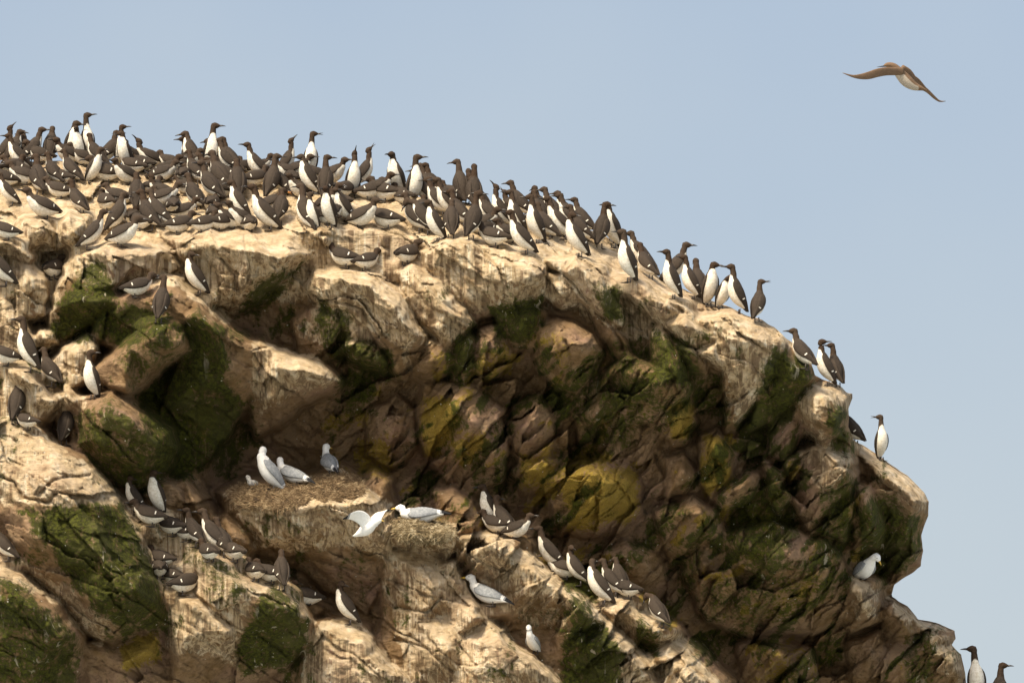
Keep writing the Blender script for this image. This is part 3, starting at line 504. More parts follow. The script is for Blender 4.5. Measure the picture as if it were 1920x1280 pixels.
def build_cliff():
    ny, nx = D.shape
    idx = np.full(D.shape, -1, int); idx[keep] = np.arange(keep.sum())
    V = P(PX[keep], PY[keep], D[keep])
    q = keep[:-1, :-1] & keep[1:, :-1] & keep[:-1, 1:] & keep[1:, 1:]
    F = np.stack([idx[1:, :-1][q], idx[1:, 1:][q], idx[:-1, 1:][q], idx[:-1, :-1][q]], 1)
    gA, mA, lA, uA = G[keep], M[keep], L[keep], under[keep]
    # back of the stack: the crest rolls over and falls away behind, the flanks and foot reach the sea
    o = [q for q in SILR if q[0] > -161 and q[1] < 1345]
    k0 = min(range(len(o)), key=lambda i: (o[i][0], o[i][1])); o = o[k0:] + o[:k0]
    o = np.array(o); dd = np.array([depth_at(a, min(b + 3, 1400)) for a, b in o])
    cx, cy = 500.0, 1500.0
    rings = []
    tot = len(V); VV = [V]; FF = [F]; ex = []
    for tt, back in ((1.5, 6), (6, 26), (20, 70), (50, 160), (120, 380), (260, 700), (520, 1300)):
        dx, dy = cx - o[:, 0], cy - o[:, 1]; ln = np.hypot(dx, dy)
        jig = 1 + 0.35 * fbm(o[:, 0] / 60.0, o[:, 1] / 60.0 + tt, 3, 61)
        VV.append(P(o[:, 0] + dx / ln * tt * jig, o[:, 1] + dy / ln * tt * jig, np.minimum(dd, 900) + back))
        rings.append(tot + np.arange(len(o))); tot += len(o)
        ex.append(sstep(300, 40, np.full(len(o), tt * 1.0)))
    for a, b in zip(rings[:-1], rings[1:]):
        FF.append(np.stack([a[1:], a[:-1], b[:-1], b[1:]], 1))
    # foot: bottom row of the face carried down to below the waterline
    bot = idx[-1, :]; ok = bot >= 0; b = bot[ok]; base = V[b].copy(); prev = b
    for k, t in enumerate((0.12, 0.3, 0.5, 0.72, 1.0)):
        v = base.copy(); v[:, 2] = base[:, 2] * (1 - t) - 2 * t
        v[:, 1] += 1.2 * t + 0.5 * fbm(base[:, 0] * 1.3, v[:, 2] * 1.3, 4, 71); VV.append(v)
        cur = tot + np.arange(len(b)); tot += len(b); ex.append(np.zeros(len(b)))
        FF.append(np.stack([prev[:-1], cur[:-1], cur[1:], prev[1:]], 1)); prev = cur
    VV = np.concatenate(VV); FF = np.concatenate(FF); ex = np.concatenate(ex)
    me = bpy.data.meshes.new("cliff")
    me.vertices.add(len(VV)); me.vertices.foreach_set('co', VV.astype(np.float32).ravel())
    me.loops.add(len(FF) * 4); me.loops.foreach_set('vertex_index', FF.astype(np.int32).ravel())
    me.polygons.add(len(FF)); me.polygons.foreach_set('loop_start', np.arange(0, len(FF) * 4, 4, dtype=np.int32))
    me.polygons.foreach_set('use_smooth', np.ones(len(FF), bool))
    me.update(calc_edges=True)
    for nm, a, e in (('guano', gA, ex), ('moss', mA, ex * 0 + 0.25), ('lichen', lA, ex * 0), ('under', uA, ex * 0)):
        at = me.attributes.new(nm, 'FLOAT', 'POINT'); at.data.foreach_set('value', np.concatenate([a, e]).astype(np.float32))
    me.materials.append(ROCK)
    ob = bpy.data.objects.new("cliff", me); COL.objects.link(ob); ob['kind'] = 'structure'
    return ob
build_cliff()
# sea far below the frame
def sea():
    m = bpy.data.materials.new("sea_water"); s = NT(m); co = s.coords()
    s.put(s.bs.inputs['Base Color'], s.mix(s.step(s.noise(co, 0.05, 6, 0.7), 0.3, 0.6), (0.10, 0.13, 0.125), (0.40, 0.42, 0.40))); s.put(s.bs.inputs['Roughness'], 0.4)   # pale sky sheen put into the water colour, to bounce fill light upward
    s.put(s.bs.inputs['Normal'], s.n('ShaderNodeBump', {'Height': s.noise(co, 0.6, 6, 0.6), 'Strength': 0.6, 'Distance': 0.4}).outputs[0])
    me = bpy.data.meshes.new("sea"); R = 8000
    me.from_pydata([(-R, -R, 0), (R, -R, 0), (R, R, 0), (-R, R, 0)], [], [(0, 1, 2, 3)]); me.materials.append(m)
    ob = bpy.data.objects.new("sea", me); COL.objects.link(ob); ob['kind'] = 'structure'
sea()
# ------------------------------------------------------------------ birds
def bird_mat(name, kind):
    m = bpy.data.materials.new(name); s = NT(m); co = s.coords(); n = s.noise(co, 60, 4, 0.6)
    wm = s.step(s.math('ADD', s.attr('white'), s.math('MULTIPLY', s.math('SUBTRACT', n, 0.5), 0.16)), -0.03, 0.05)
    if kind == 'auk':
        br = s.mix(s.step(s.attr('head'), 0.2, 0.8), (0.032, 0.024, 0.018), (0.034, 0.019, 0.010))
        br = s.mix(s.math('MULTIPLY', s.step(n, 0.4, 0.7), 0.4), br, (0.065, 0.047, 0.034))
        rnd = s.n('ShaderNodeObjectInfo').outputs['Random']
        br = s.mix(s.math('MULTIPLY', rnd, 0.35), br, (0.070, 0.052, 0.038))
        col = s.mix(wm, br, s.mix(s.step(n, 0.35, 0.75), (0.74, 0.70, 0.62), (0.55, 0.49, 0.38)))
    elif kind == 'gull':
        gr = s.mix(s.step(n, 0.35, 0.7), (0.22, 0.23, 0.245), (0.33, 0.34, 0.35))
        gr = s.mix(s.step(s.attr('head'), 0.45, 0.55), gr, (0.02, 0.02, 0.022))
        col = s.mix(wm, gr, s.mix(s.step(n, 0.35, 0.8), (0.82, 0.81, 0.79), (0.70, 0.69, 0.65)))
    s.put(s.bs.inputs['Base Color'], col); s.put(s.bs.inputs['Roughness'], 0.85); s.put(s.bs.inputs['Specular IOR Level'], 0.2)
    s.put(s.bs.inputs['Normal'], s.n('ShaderNodeBump', {'Height': s.noise(co, 110, 3, 0.6), 'Strength': 0.5, 'Distance': 0.004}).outputs[0])
    return m
def plain(name, c, rough=0.6):
    m = bpy.data.materials.new(name); s = NT(m); n = s.noise(s.coords(), 40, 3)
    s.put(s.bs.inputs['Base Color'], s.mix(n, tuple(v * 0.75 for v in c), tuple(min(1, v * 1.25) for v in c))); s.put(s.bs.inputs['Roughness'], rough); return m
AUK, GULL = bird_mat("guillemot_plumage", 'auk'), bird_mat("gull_plumage", 'gull')
BILLD, BILLY, FOOT = plain("dark_bill", (0.03, 0.024, 0.02), 0.4), plain("yellow_bill", (0.62, 0.40, 0.05), 0.4), plain("dark_foot", (0.045, 0.035, 0.03))
BILLO = plain("orange_gape", (0.65, 0.25, 0.04), 0.4)
def V3(a): return np.array(a, float)
def unit(a): return a / (np.linalg.norm(a) + 1e-12)
def loft(st, nseg=14, wfun=None, hfun=None):
    """st: list of (centre, tangent, dorsal, sagittal radius, lateral radius, tag); returns verts, faces, white, head"""
    vs, wh, hd, fs = [], [], [], []
    for (c, t, u, a, b, tag) in st:
        t = unit(t); u = unit(u - t * np.dot(u, t)); l = np.cross(u, t)
        for k in range(nseg):
            f = 2 * math.pi * k / nseg; cu, cl = math.cos(f), math.sin(f)
            vs.append(c + u * cu * a + l * cl * b); wh.append(wfun(cu, cl, tag) if wfun else -1); hd.append(hfun(tag) if hfun else 0)
    n = len(st)
    for i in range(n - 1):
        for k in range(nseg):
            k2 = (k + 1) % nseg; fs.append((i * nseg + k, i * nseg + k2, (i + 1) * nseg + k2, (i + 1) * nseg + k))
    for i, e in ((0, -1), (n - 1, 1)):
        vs.append(st[i][0]); wh.append(wh[i * nseg + (nseg // 2)]); hd.append(hd[i * nseg]); q = len(vs) - 1
        for k in range(nseg):
            k2 = (k + 1) % nseg; fs.append((q, i * nseg + k2, i * nseg + k) if e < 0 else (q, i * nseg + k, i * nseg + k2))
    return vs, fs, wh, hd
def smooth_path(st, sub=2):
    """Catmull-Rom through the stations' centres and radii"""
    out = []
    n = len(st)
    for i in range(n - 1):
        p0, p1, p2, p3 = st[max(i - 1, 0)], st[i], st[i + 1], st[min(i + 2, n - 1)]
        for k in range(sub):
            t = k / sub
            f = lambda a, b, c, d: 0.5 * (2 * b + (c - a) * t + (2 * a - 5 * b + 4 * c - d) * t * t + (3 * b - a - 3 * c + d) * t ** 3)
            out.append(tuple(f(p0[j], p1[j], p2[j], p3[j]) for j in range(len(p1))))
    out.append(st[-1]); return out
def mk(name, parts, mat):
    vs, fs, wh, hd = [], [], [], []
    for v, f, a, b in parts:
        o = len(vs); vs += [tuple(q) for q in v]; fs += [tuple(i + o for i in q) for q in f]; wh += list(a); hd += list(b)
    me = bpy.data.meshes.new(name); me.from_pydata(vs, [], fs)
    for nm, d in (('white', wh), ('head', hd)):
        at = me.attributes.new(nm, 'FLOAT', 'POINT'); at.data.foreach_set('value', [float(q) for q in d])
    me.polygons.foreach_set('use_smooth', [True] * len(fs)); me.materials.append(mat); me.update(); return me
POSE = {  # body tilt, neck length, neck angle, head pitch
 'U': (71, .066, 86, 0), 'L': (54, .052, 78, 0), 'C': (25, .030, 66, -4), 'H': (66, .030, 84, -8), 'P': (60, .040, 96, -14),
 'D': (58, .052, 22, -58), 'B': (62, .066, 90, 48), 'b': (28, .046, 74, 42), 'p': (20, .034, 92, -14), 'T': (80, .088, 90, 4)}
def bird_meshes(kind, pose, hy, opn, gape=False):
    tilt, nl, na, hp = POSE[pose]
    gull = kind == 'gull'
    if gull: tilt = {'U': 38, 'L': 30, 'C': 4, 'P': 44, 'D': 24, 'H': 24, 'p': 5}.get(pose, tilt); nl *= 0.75; na = min(na, 95)
    a = math.radians(tilt); u = V3((math.cos(a), 0, math.sin(a))); v = V3((math.sin(a), 0, -math.cos(a)))
    fat = 1.14 if tilt < 30 else 1.08
    if gull:
        S = [(-.085, -.012, .004, .024), (-.045, -.004, .014, .026), (-.005, 0, .032, .036), (.04, .006, .046, .046), (.09, .008, .053, .051), (.14, .006, .048, .046), (.178, .002, .037, .037), (.2, 0, .029, .029)]
    else:
        S = [(-.075, -.020, .004, .015), (-.035, -.010, .016, .024), (0, 0, .034, .036), (.04, .007, .049, .046), (.09, .011, .056, .052), (.14, .009, .051, .048), (.178, .003, .038, .038), (.203, 0, .027, .027)]
    st = []
    lf = 0.86 if (tilt < 30 and not gull) else 1.0
    u = u * lf
    for s_, o, ra, rb in S: st.append((u * s_ + v * o * fat, -v, ra * (fat if s_ > 0 else 1), rb * fat, s_))
    nb = u * .203
    nd0 = math.radians(na); hr = .0265 if gull else .0240
    ntop = nb + nl * V3((math.cos(nd0), 0, math.sin(nd0)))
    y = math.radians(hy); ph = math.radians(hp)
    hd = V3((math.cos(y) * math.cos(ph), math.sin(y) * math.cos(ph), math.sin(ph)))      # bill direction
    hu = V3((-math.cos(y) * math.sin(ph), -math.sin(y) * math.sin(ph), math.cos(ph)))
    mid = nb + (ntop - nb) * 0.5; bow = V3((-math.sin(nd0), 0, math.cos(nd0))) * 0.004
    rn = (.027, .026) if gull else (.0245, .0215)
    st.append((mid + bow, -v * .5 - V3((1, 0, 0)) * .5, rn[0], rn[0], .22)); st.append((ntop, -hd * .7 - v * .3, rn[1], rn[1], .25))
    hc = ntop + hu * .020 + hd * .012
    st.append((hc - hd * .010, hu - hd * 1.2, hr * .98, hr * .95, .27)); st.append((hc + hd * .006, hu - hd * .3, hr, hr * .95, .28))
    st.append((hc + hd * .022, hu, hr * .74, hr * .72, .29)); st.append((hc + hd * .033, hu, hr * .46, hr * .42, .30)); st.append((hc + hd * .040, hu, hr * .22, hr * .2, .31))
    fl = [(*s[0], *s[1], s[2], s[3], s[4]) for s in st]; fl = smooth_path(fl, 2)
    C = [V3(q[:3]) for q in fl]
    tg = [C[min(i + 1, len(C) - 1)] - C[max(i - 1, 0)] for i in range(len(C))]
    rings = [(C[i], tg[i], V3(fl[i][3:6]), max(fl[i][6], .001), max(fl[i][7], .001), fl[i][8]) for i in range(len(C))]
    if gull:
        wf = lambda cu, cl, t: min(1.0, -cu + .35) if t < .165 else 1.0
        hf = lambda t: 0.0
    else:
        wf = lambda cu, cl, t: min(-cu + (-.08 if tilt > 40 else -.25) - max(0, (t - .12)) * 1.5, (.205 - t + max(0, -cu) * .012) * 14, (t + .045) * 14)
        hf = lambda t: sstep(.17, .23, t)
    body = loft(rings, 16, wf, hf)
    # bill
    bl = .040 if gull else .052; base = hc + hd * .033; dn = -hu
    bills = []
    if opn:
        for sg, k in ((1, 10), (-1, -9)):
            kk = math.radians(k); d2 = unit(hd * math.cos(kk) + hu * math.sin(kk))
            bills.append(loft([(base + dn * (0 if sg > 0 else .003), d2, hu, .0055, .0055, 0), (base + d2 * bl * .5, d2, hu, .0035, .004, 0), (base + d2 * bl - hu * .001, d2, hu, .0007, .0007, 0)], 8))
    else:
        bills.append(loft([(base - hu * .001, hd, hu, .0088, .0072, 0), (base + hd * bl * .45, hd, hu, .0060, .0048, 0), (base + hd * bl * .8 - hu * .002, hd, hu, .0034, .003, 0), (base + hd * bl - hu * .005, hd, hu, .0006, .0006, 0)], 8))
    # wings
    wings = []
    if gull: W = [(.172, .004, .014, .008, .030), (.14, .002, .034, .011, .040), (.09, -.006, .040, .012, .044), (.04, -.014, .034, .011, .040), (-.01, -.020, .024, .009, .030), (-.05, -.022, .016, .006, .020), (-.060, -.022, .015, .005, .018), (-.10, -.022, .010, .004, .010), (-.145, -.018, .003, .002, .003)]
    else: W = [(.176, .002, .012, .008, .031), (.145, .002, .030, .011, .040), (.10, -.004, .037, .012, .0455), (.058, -.009, .034, .011, .0445), (.034, -.013, .030, .010, .041), (.029, -.014, .029, .010, .040), (.0245, -.015, .028, .010, .039), (.020, -.016, .0265, .009, .038), (.014, -.017, .024, .008, .036), (-.015, -.022, .018, .007, .028), (-.045, -.026, .011, .005, .018), (-.080, -.030, .003, .003, .008)]
    for sd in (1, -1):
        rg = []
        for (s_, o, ra, th, la) in W:
            c = u * s_ + v * o * fat + V3((0, sd * la * fat, 0)); rg.append((*c, s_, ra * fat, th))
        rg = smooth_path(rg, 2); Cc = [V3(q[:3]) for q in rg]
        rings = [(Cc[i], Cc[min(i + 1, len(Cc) - 1)] - Cc[max(i - 1, 0)], -v + V3((0, sd * -.35, 0)), max(rg[i][4], .001), max(rg[i][5], .001), rg[i][3]) for i in range(len(Cc))]
        if gull: wings.append(loft(rings, 10, lambda cu, cl, t: (.012 - abs(t + .047)) * 20, lambda t: 1.0 if t < -.062 else 0.0))
        else: wings.append(loft(rings, 10, lambda cu, cl, t: (.0046 - abs(t - .026 + .004 * cu)) * 60 if -.6 < cu < .75 else -1, lambda t: 0.0))
    # set on the ground
    allv = np.array([q for q in body[0]]); zmin = allv[:, 2].min()
    legz = .004 if tilt < 25 else .022
    off = V3((-(u * (.055 if tilt < 30 else .022) + v * .012)[0], 0, -zmin + legz))
    # feet
    feet = []
    for sd in (1, -1):
        f0 = V3((-.004, sd * .022, .005)); top = V3((-.006, sd * .020, legz + .020))
        leg = loft([(top, f0 - top, V3((1, 0, 0)), .0055, .0055, 0), (f0, f0 - top, V3((1, 0, 0)), .0045, .0045, 0)], 6)
        web = loft([(V3((-.010, sd * .020, .004)), V3((1, 0, 0)), V3((0, 0, 1)), .004, .005, 0), (V3((.015, sd * .024, .004)), V3((1, 0, 0)), V3((0, 0, 1)), .0035, .013, 0), (V3((.042, sd * .028, .002)), V3((1, 0, 0)), V3((0, 0, 1)), .0015, .020, 0)], 8)
        feet.append([leg, web])
    def sh(p): return ([q + off for q in p[0]], p[1], p[2], p[3])
    k = 'gull' if gull else 'guillemot'
    pm = GULL if gull else AUK
    out = [("body", mk("body", [sh(body)], pm)), ("bill", mk("bill", [sh(b) for b in bills], BILLY if gull else (BILLO if gape else BILLD)))]
    out += [("wing", mk("wing", [sh(q)], pm)) for q in wings]
    out += [("foot", mk("foot", q, FOOT)) for q in feet]
    if gull:
        e = []
        for sd in (1, -1):
            c = hc + hd * .016 + hu * .004 + np.cross(hu, hd) * sd * hr * .80
            e.append(("eye", mk("eye", [sh(loft([(c - hd * .004, hd, hu, .001, .001, 0), (c, hd, hu, .0038, .0038, 0), (c + hd * .004, hd, hu, .001, .001, 0)], 8))], BILLD)))
        out += e
    return out
PROTO = {}
def place(kind, x, y, pose, yaw, hd=None, sc=1.0, opn=0, back=None, roll=0, pos=None):
    hd = yaw if hd is None else hd
    rel = (hd - yaw + 180) % 360 - 180; rel = max(-150, min(150, round(rel / 30) * 30))
    if pose in 'Pp': rel = 120 if hd >= yaw else -120
    key = (kind, pose, rel, bool(opn), opn == 2)
    if pos is None:
        if back is None:
            yy = max(y, skyline_y(x) + 5); dpt = depth_at(x, yy) - (10 if y > 450 else 0)
        else:
            dpt = depth_at(x, skyline_y(x) + 4) + back; yy = y
        pos = P(x, yy, dpt)
    nm = 'gull' if kind == 'gull' else 'guillemot'
    if key not in PROTO:
        root = bpy.data.objects.new(nm, None); COL.objects.link(root); root.empty_display_size = 0.05
        for pn, me in bird_meshes(kind, pose, rel, opn, opn == 2):
            c = bpy.data.objects.new(pn, me); COL.objects.link(c); c.parent = root
        PROTO[key] = root; first = True
    else:
        src = PROTO[key]; root = src.copy(); COL.objects.link(root)
        for ch in src.children:
            c = ch.copy(); COL.objects.link(c); c.parent = root
        if 'label' in root: del root['label']
    root.location = Vector(pos) - Vector((0, 0, 0.012)); s = sc * 1.05
    root.scale = (s, s, s); root.rotation_euler = (math.radians(roll), 0, math.radians(yaw))
    root['category'] = 'bird'
    return root
ZONES = [  # (test, phrase)
 (lambda x, y: y < 350 and x < 265, "in the far left back rows"),
 (lambda x, y: y < 350 and x < 460, "in the rows above the overhang"),
 (lambda x, y: y < 392 and 460 <= x < 700, "round the tall skyline bird"),
 (lambda x, y: y < 540 and x < 120, "on the left edge boulders"),
 (lambda x, y: x < 275 and y < 480, "in the left front rows"),
 (lambda x, y: y < 445 and x < 480, "packed on the rounded lip"),
 (lambda x, y: x < 700 and y < 445, "in the middle front rows"),
 (lambda x, y: x < 700 and y < 520, "on the slab below the colony"),
 (lambda x, y: x < 860 and y < 520, "on the crest right of centre"),
 (lambda x, y: x < 1000 and y < 520, "where the crest starts falling"),
 (lambda x, y: x < 1130 and y < 520, "on the cracked pale slope"),
 (lambda x, y: x < 1450 and y < 620, "along the descending skyline"),
 (lambda x, y: x > 1800, "at the bottom right corner"),
 (lambda x, y: x > 1450 and y < 900, "on the steep right shoulder"),
 (lambda x, y: x < 220 and y < 850, "on the left slope boulders"),
 (lambda x, y: x < 600 and y < 640, "by the mossy blocks"),
 (lambda x, y: x < 480 and y < 1150, "on the lower left ledge"),
 (lambda x, y: x < 700, "below the seaweed nest ledge"),
 (lambda x, y: True, "on the lower right ridge"),
]
PW = {'U': 'upright', 'T': 'tall upright', 'L': 'leaning', 'C': 'crouching', 'H': 'hunched', 'P': 'preening', 'p': 'preening low', 'D': 'head-down', 'B': 'bill-up', 'b': 'crouched bill-up'}
ORD = ["first", "second", "third", "fourth", "fifth", "sixth", "seventh", "eighth", "ninth", "tenth", "eleventh", "twelfth", "thirteenth", "fourteenth", "fifteenth", "sixteenth", "seventeenth", "eighteenth"]
recs = []
for ln in AUKS.replace('\n', '|').split('|'):
    tk = ln.split()
    if not tk: continue
    x, y, ps, yaw = float(tk[0]), float(tk[1]), tk[2], float(tk[3]); h = None; opt = dict(o=0, s=1.0, b=None)
    for q in tk[4:]:
        if q == 'o': opt['o'] = 1
        elif q == 'g': opt['o'] = 2
        elif q[0] == 's': opt['s'] = float(q[1:])
        elif q[0] == 'b': opt['b'] = float(q[1:])
        else: h = float(q)
    if ps == 'L' and 155 <= yaw <= 172 and x < 700 and y < 440: yaw -= 16
    if x < 700 and y < 450: opt['s'] *= 0.95
    r0 = random.Random(int(x * 7 + y))
    yw = yaw + r0.uniform(-9, 9) + (r0.choice([-1, 1]) * r0.uniform(10, 38) if ps in 'Cb' else 0); hh = None if h is None else h + (yw - yaw)
    root = place('auk', x, y, ps, yw, hh, opt['s'] * r0.uniform(.93, 1.07), opt['o'], opt['b'], r0.uniform(-6, 6))
    z = next(p for t, p in ZONES if t(x, y)); d = yaw % 360
    side = "white-fronted" if 215 <= d <= 325 else ("turned away" if 55 <= d <= 125 else ("facing right" if d < 55 or d > 325 else "facing left"))
    key = (PW[ps], side, z); recs.append((key, x, y, root, opt['o']))
by = {}
for r in recs: by.setdefault(r[0], []).append(r)
for (pw, side, z), rs in by.items():
    rs.sort(key=lambda r: r[1])
    for i, r in enumerate(rs):
        base = f"{pw} white-fronted guillemot" if side == "white-fronted" else f"{pw} brown guillemot {side}"
        if r[4] == 1: base = base.replace("guillemot", "open-billed guillemot").replace("brown ", "")
        if r[4] == 2: base = base.replace("guillemot", "orange-gaped guillemot").replace("brown ", "")
        if len(rs) > 1:
            if i == 0: o = "leftmost such "
            elif i == len(rs) - 1: o = "rightmost such "
            else: o = ORD[i] + " such from left "
        else: o = ""
        r[3]['label'] = f"{base}, {o}{z}" if o else f"{base} {z}"
        r[3]['group'] = "guillemots of the cliff-top colony" if r[2] < 640 else "guillemots on the lower ledges"

# ------------------------------------------------------------------ kittiwakes
def gull(x, y, ps, yaw, hd, sc, label, back=None):
    r = place('gull', x, y, ps, yaw, hd, sc, 0, back); r['label'] = label; r['group'] = "kittiwakes nesting below the overhang"; return r
gull(508, 918, 'P', 205, 160, 1.12, "pale kittiwake preening beside its chick at the left end of the nest ledge").rotation_euler[1] = math.radians(-12)
gull(558, 908, 'L', 150, 100, 1.0, "grey-backed kittiwake standing second from left on the nest ledge, head turned away")
gull(622, 890, 'U', 112, 60, 0.98, "grey-backed kittiwake standing on the mounded straw nest at the ledge's right end")
gull(795, 980, 'C', 180, 180, 1.05, "kittiwake with yellow bill sitting on the separate nest right of the ledge")
gull(925, 1134, 'L', 158, 175, 1.08, "white-headed kittiwake standing alone on the streaked slab facing left")
gull(1004, 1224, 'U', 250, 90, 0.8, "kittiwake seen belly first with hidden head above the lower rocks").rotation_euler[1] = math.radians(10)
gull(1618, 1084, 'D', -62, -20, 1.05, "white kittiwake on the right overhang bending down with yellow bill")
gull(1403, 1316, 'L', 100, 150, 1.0, "grey gull back just showing at the bottom edge of the picture")

# chick
def chick(x, y):
    m = bpy.data.materials.new("chick_down"); s = NT(m); n = s.noise(s.coords(), 45, 4)
    s.put(s.bs.inputs['Base Color'], s.mix(s.step(n, .4, .65), (0.60, 0.57, 0.52), (0.28, 0.27, 0.26))); s.put(s.bs.inputs['Roughness'], 0.95)
    st = [(V3((-.05, 0, .02)), V3((1, 0, .2)), V3((0, 0, 1)), .008, .01, 0), (V3((-.03, 0, .03)), V3((1, 0, .2)), V3((0, 0, 1)), .026, .028, 0), (V3((0, 0, .034)), V3((1, 0, .2)), V3((0, 0, 1)), .032, .034, 0), (V3((.026, 0, .045)), V3((1, 0, 1)), V3((-.5, 0, 1)), .024, .026, 0),
          (V3((.034, 0, .066)), V3((.2, 0, 1)), V3((-1, 0, 0)), .018, .018, 0), (V3((.040, 0, .080)), V3((.6, 0, .8)), V3((-.6, 0, .6)), .021, .020, 0), (V3((.052, 0, .088)), V3((1, 0, .2)), V3((0, 0, 1)), .014, .014, 0), (V3((.060, 0, .086)), V3((1, 0, 0)), V3((0, 0, 1)), .005, .005, 0)]
    r = bpy.data.objects.new("gull_chick", None); COL.objects.link(r); r.empty_display_size = .03
    b = bpy.data.objects.new("body", mk("body", [loft(st, 14)], m)); COL.objects.link(b); b.parent = r
    k = bpy.data.objects.new("bill", mk("bill", [loft([(V3((.058, 0, .086)), V3((1, 0, 0)), V3((0, 0, 1)), .005, .004, 0), (V3((.078, 0, .083)), V3((1, 0, 0)), V3((0, 0, 1)), .001, .001, 0)], 8)], BILLD)); COL.objects.link(k); k.parent = r
    r.location = Vector(P(x, y, depth_at(x, y) - 4)); r.rotation_euler = (0, 0, math.radians(200)); r['category'] = 'bird'; r['label'] = "fluffy grey and white gull chick on the nest ledge"
chick(474, 914)

# ------------------------------------------------------------------ nests of straw and seaweed
def straw_mat(name, a, b, c):
    m = bpy.data.materials.new(name); s = NT(m)
    n = s.noise(s.coords(), 16, 6, 0.75); s.put(s.bs.inputs['Base Color'], s.ramp(n, [(0.36, a), (0.5, b), (0.64, c)])); s.put(s.bs.inputs['Roughness'], 0.9); return m
NESTM = straw_mat("dry_seaweed", (0.045, 0.026, 0.012), (0.16, 0.10, 0.046), (0.38, 0.28, 0.16)); NEST2 = straw_mat("dark_seaweed", (0.05, 0.035, 0.018), (0.22, 0.16, 0.08), (0.50, 0.42, 0.28))
def nest(poly, th, n, mat, label, seed):
    """a matted mound of weed draped over the ledge, bristling with short bent strips"""
    r = random.Random(seed); poly = pts(poly); vs, fs = [], []
    xs = [q[0] for q in poly]; ys = [q[1] for q in poly]; cx, cy = sum(xs) / len(xs), sum(ys) / len(ys)
    base = Vector(P(cx, cy, depth_at(cx, cy)))
    X, Y = np.meshgrid(np.arange(min(xs) - 6, max(xs) + 7, 2.5), np.arange(min(ys) - 6, max(ys) + 7, 2.5))
    sd = polydist(poly, X + 6 * fbm(X / 14, Y / 14, 3, seed), Y + 6 * fbm(X / 14, Y / 14, 3, seed + 1))[0]
    h = th * sstep(-3, 22, sd) * (0.75 + 0.5 * fbm(X / 18, Y / 18, 3, seed + 2)) + 1.5 * fbm(X / 5, Y / 5, 2, seed + 3)
    dz = np.array([[depth_at(a, b) for a, b in zip(ra, rb)] for ra, rb in zip(X, Y)]); dz = blur(dz, 2)
    # the mound keeps the ledge's own slope on top and overhangs slightly below
    dd = dz - h - 2; pos = P(X, Y, dd) - np.array(base)
    ok = sd > -2; idx = -np.ones(X.shape, int)
    for jj in range(X.shape[0]):
        for ii in range(X.shape[1]):
            if ok[jj, ii]: idx[jj, ii] = len(vs); vs.append(tuple(pos[jj, ii]))
    for jj in range(X.shape[0] - 1):
        for ii in range(X.shape[1] - 1):
            q = (idx[jj + 1, ii], idx[jj + 1, ii + 1], idx[jj, ii + 1], idx[jj, ii])
            if min(q) >= 0: fs.append(tuple(int(v) for v in q))
    tries = 0
    while n > 0 and tries < 60000:
        tries += 1
        jj = r.randrange(1, X.shape[0] - 1); ii = r.randrange(1, X.shape[1] - 1)
        if sd[jj, ii] < r.uniform(-3, 6): continue
        n -= 1; p = Vector(pos[jj, ii]) + Vector((r.uniform(-.01, .01), -r.uniform(0, .03), r.uniform(-.006, .014)))
        L = r.uniform(.03, .13); w = r.uniform(.0015, .006); thn = r.gauss(0, .7) + (math.pi if r.random() < .5 else 0)
        d = Vector((math.cos(thn), r.uniform(-.5, .3), math.sin(thn) * .8 - .15)).normalized(); sdv = d.cross(Vector((0, 1, 0))).normalized(); up = Vector((0, -1, 0))
        bend = r.uniform(-.5, .5); o = len(vs)
        for k in range(4):
            t = k / 3 - .5; q = p + d * L * t + sdv * bend * L * (t * t) - Vector((0, 0, 1)) * L * t * t * .5
            ww = w * (1 - abs(t) * 1.1)
            vs += [tuple(q - sdv * ww), tuple(q + up * ww * .8), tuple(q + sdv * ww)]
        for k in range(3):
            b = o + k * 3
            for m in range(3): fs.append((b + m, b + (m + 1) % 3, b + 3 + (m + 1) % 3, b + 3 + m))
    me = bpy.data.meshes.new("nest"); me.from_pydata(vs, [], fs); me.materials.append(mat); me.update()
    ob = bpy.data.objects.new("nest", me); COL.objects.link(ob); ob.location = base; ob['category'] = 'nest'; ob['label'] = label; ob['group'] = "seaweed nests of the kittiwakes"
nest("430,916 450,906 500,910 555,908 578,918 585,936 560,950 520,956 490,950 455,950 434,938", 14, 2600, NESTM, "broad brown straw nest spread over the left of the ledge", 3)
nest("572,908 592,893 625,888 655,891 678,903 685,920 668,932 640,936 610,938 586,930", 18, 2000, NESTM, "domed golden straw nest at the right of the ledge", 5)
nest("735,985 755,972 800,970 835,980 848,1000 840,1012 800,1018 765,1012 738,1004", 16, 2000, NEST2, "dark seaweed nest under the sitting yellow-billed kittiwake", 8)

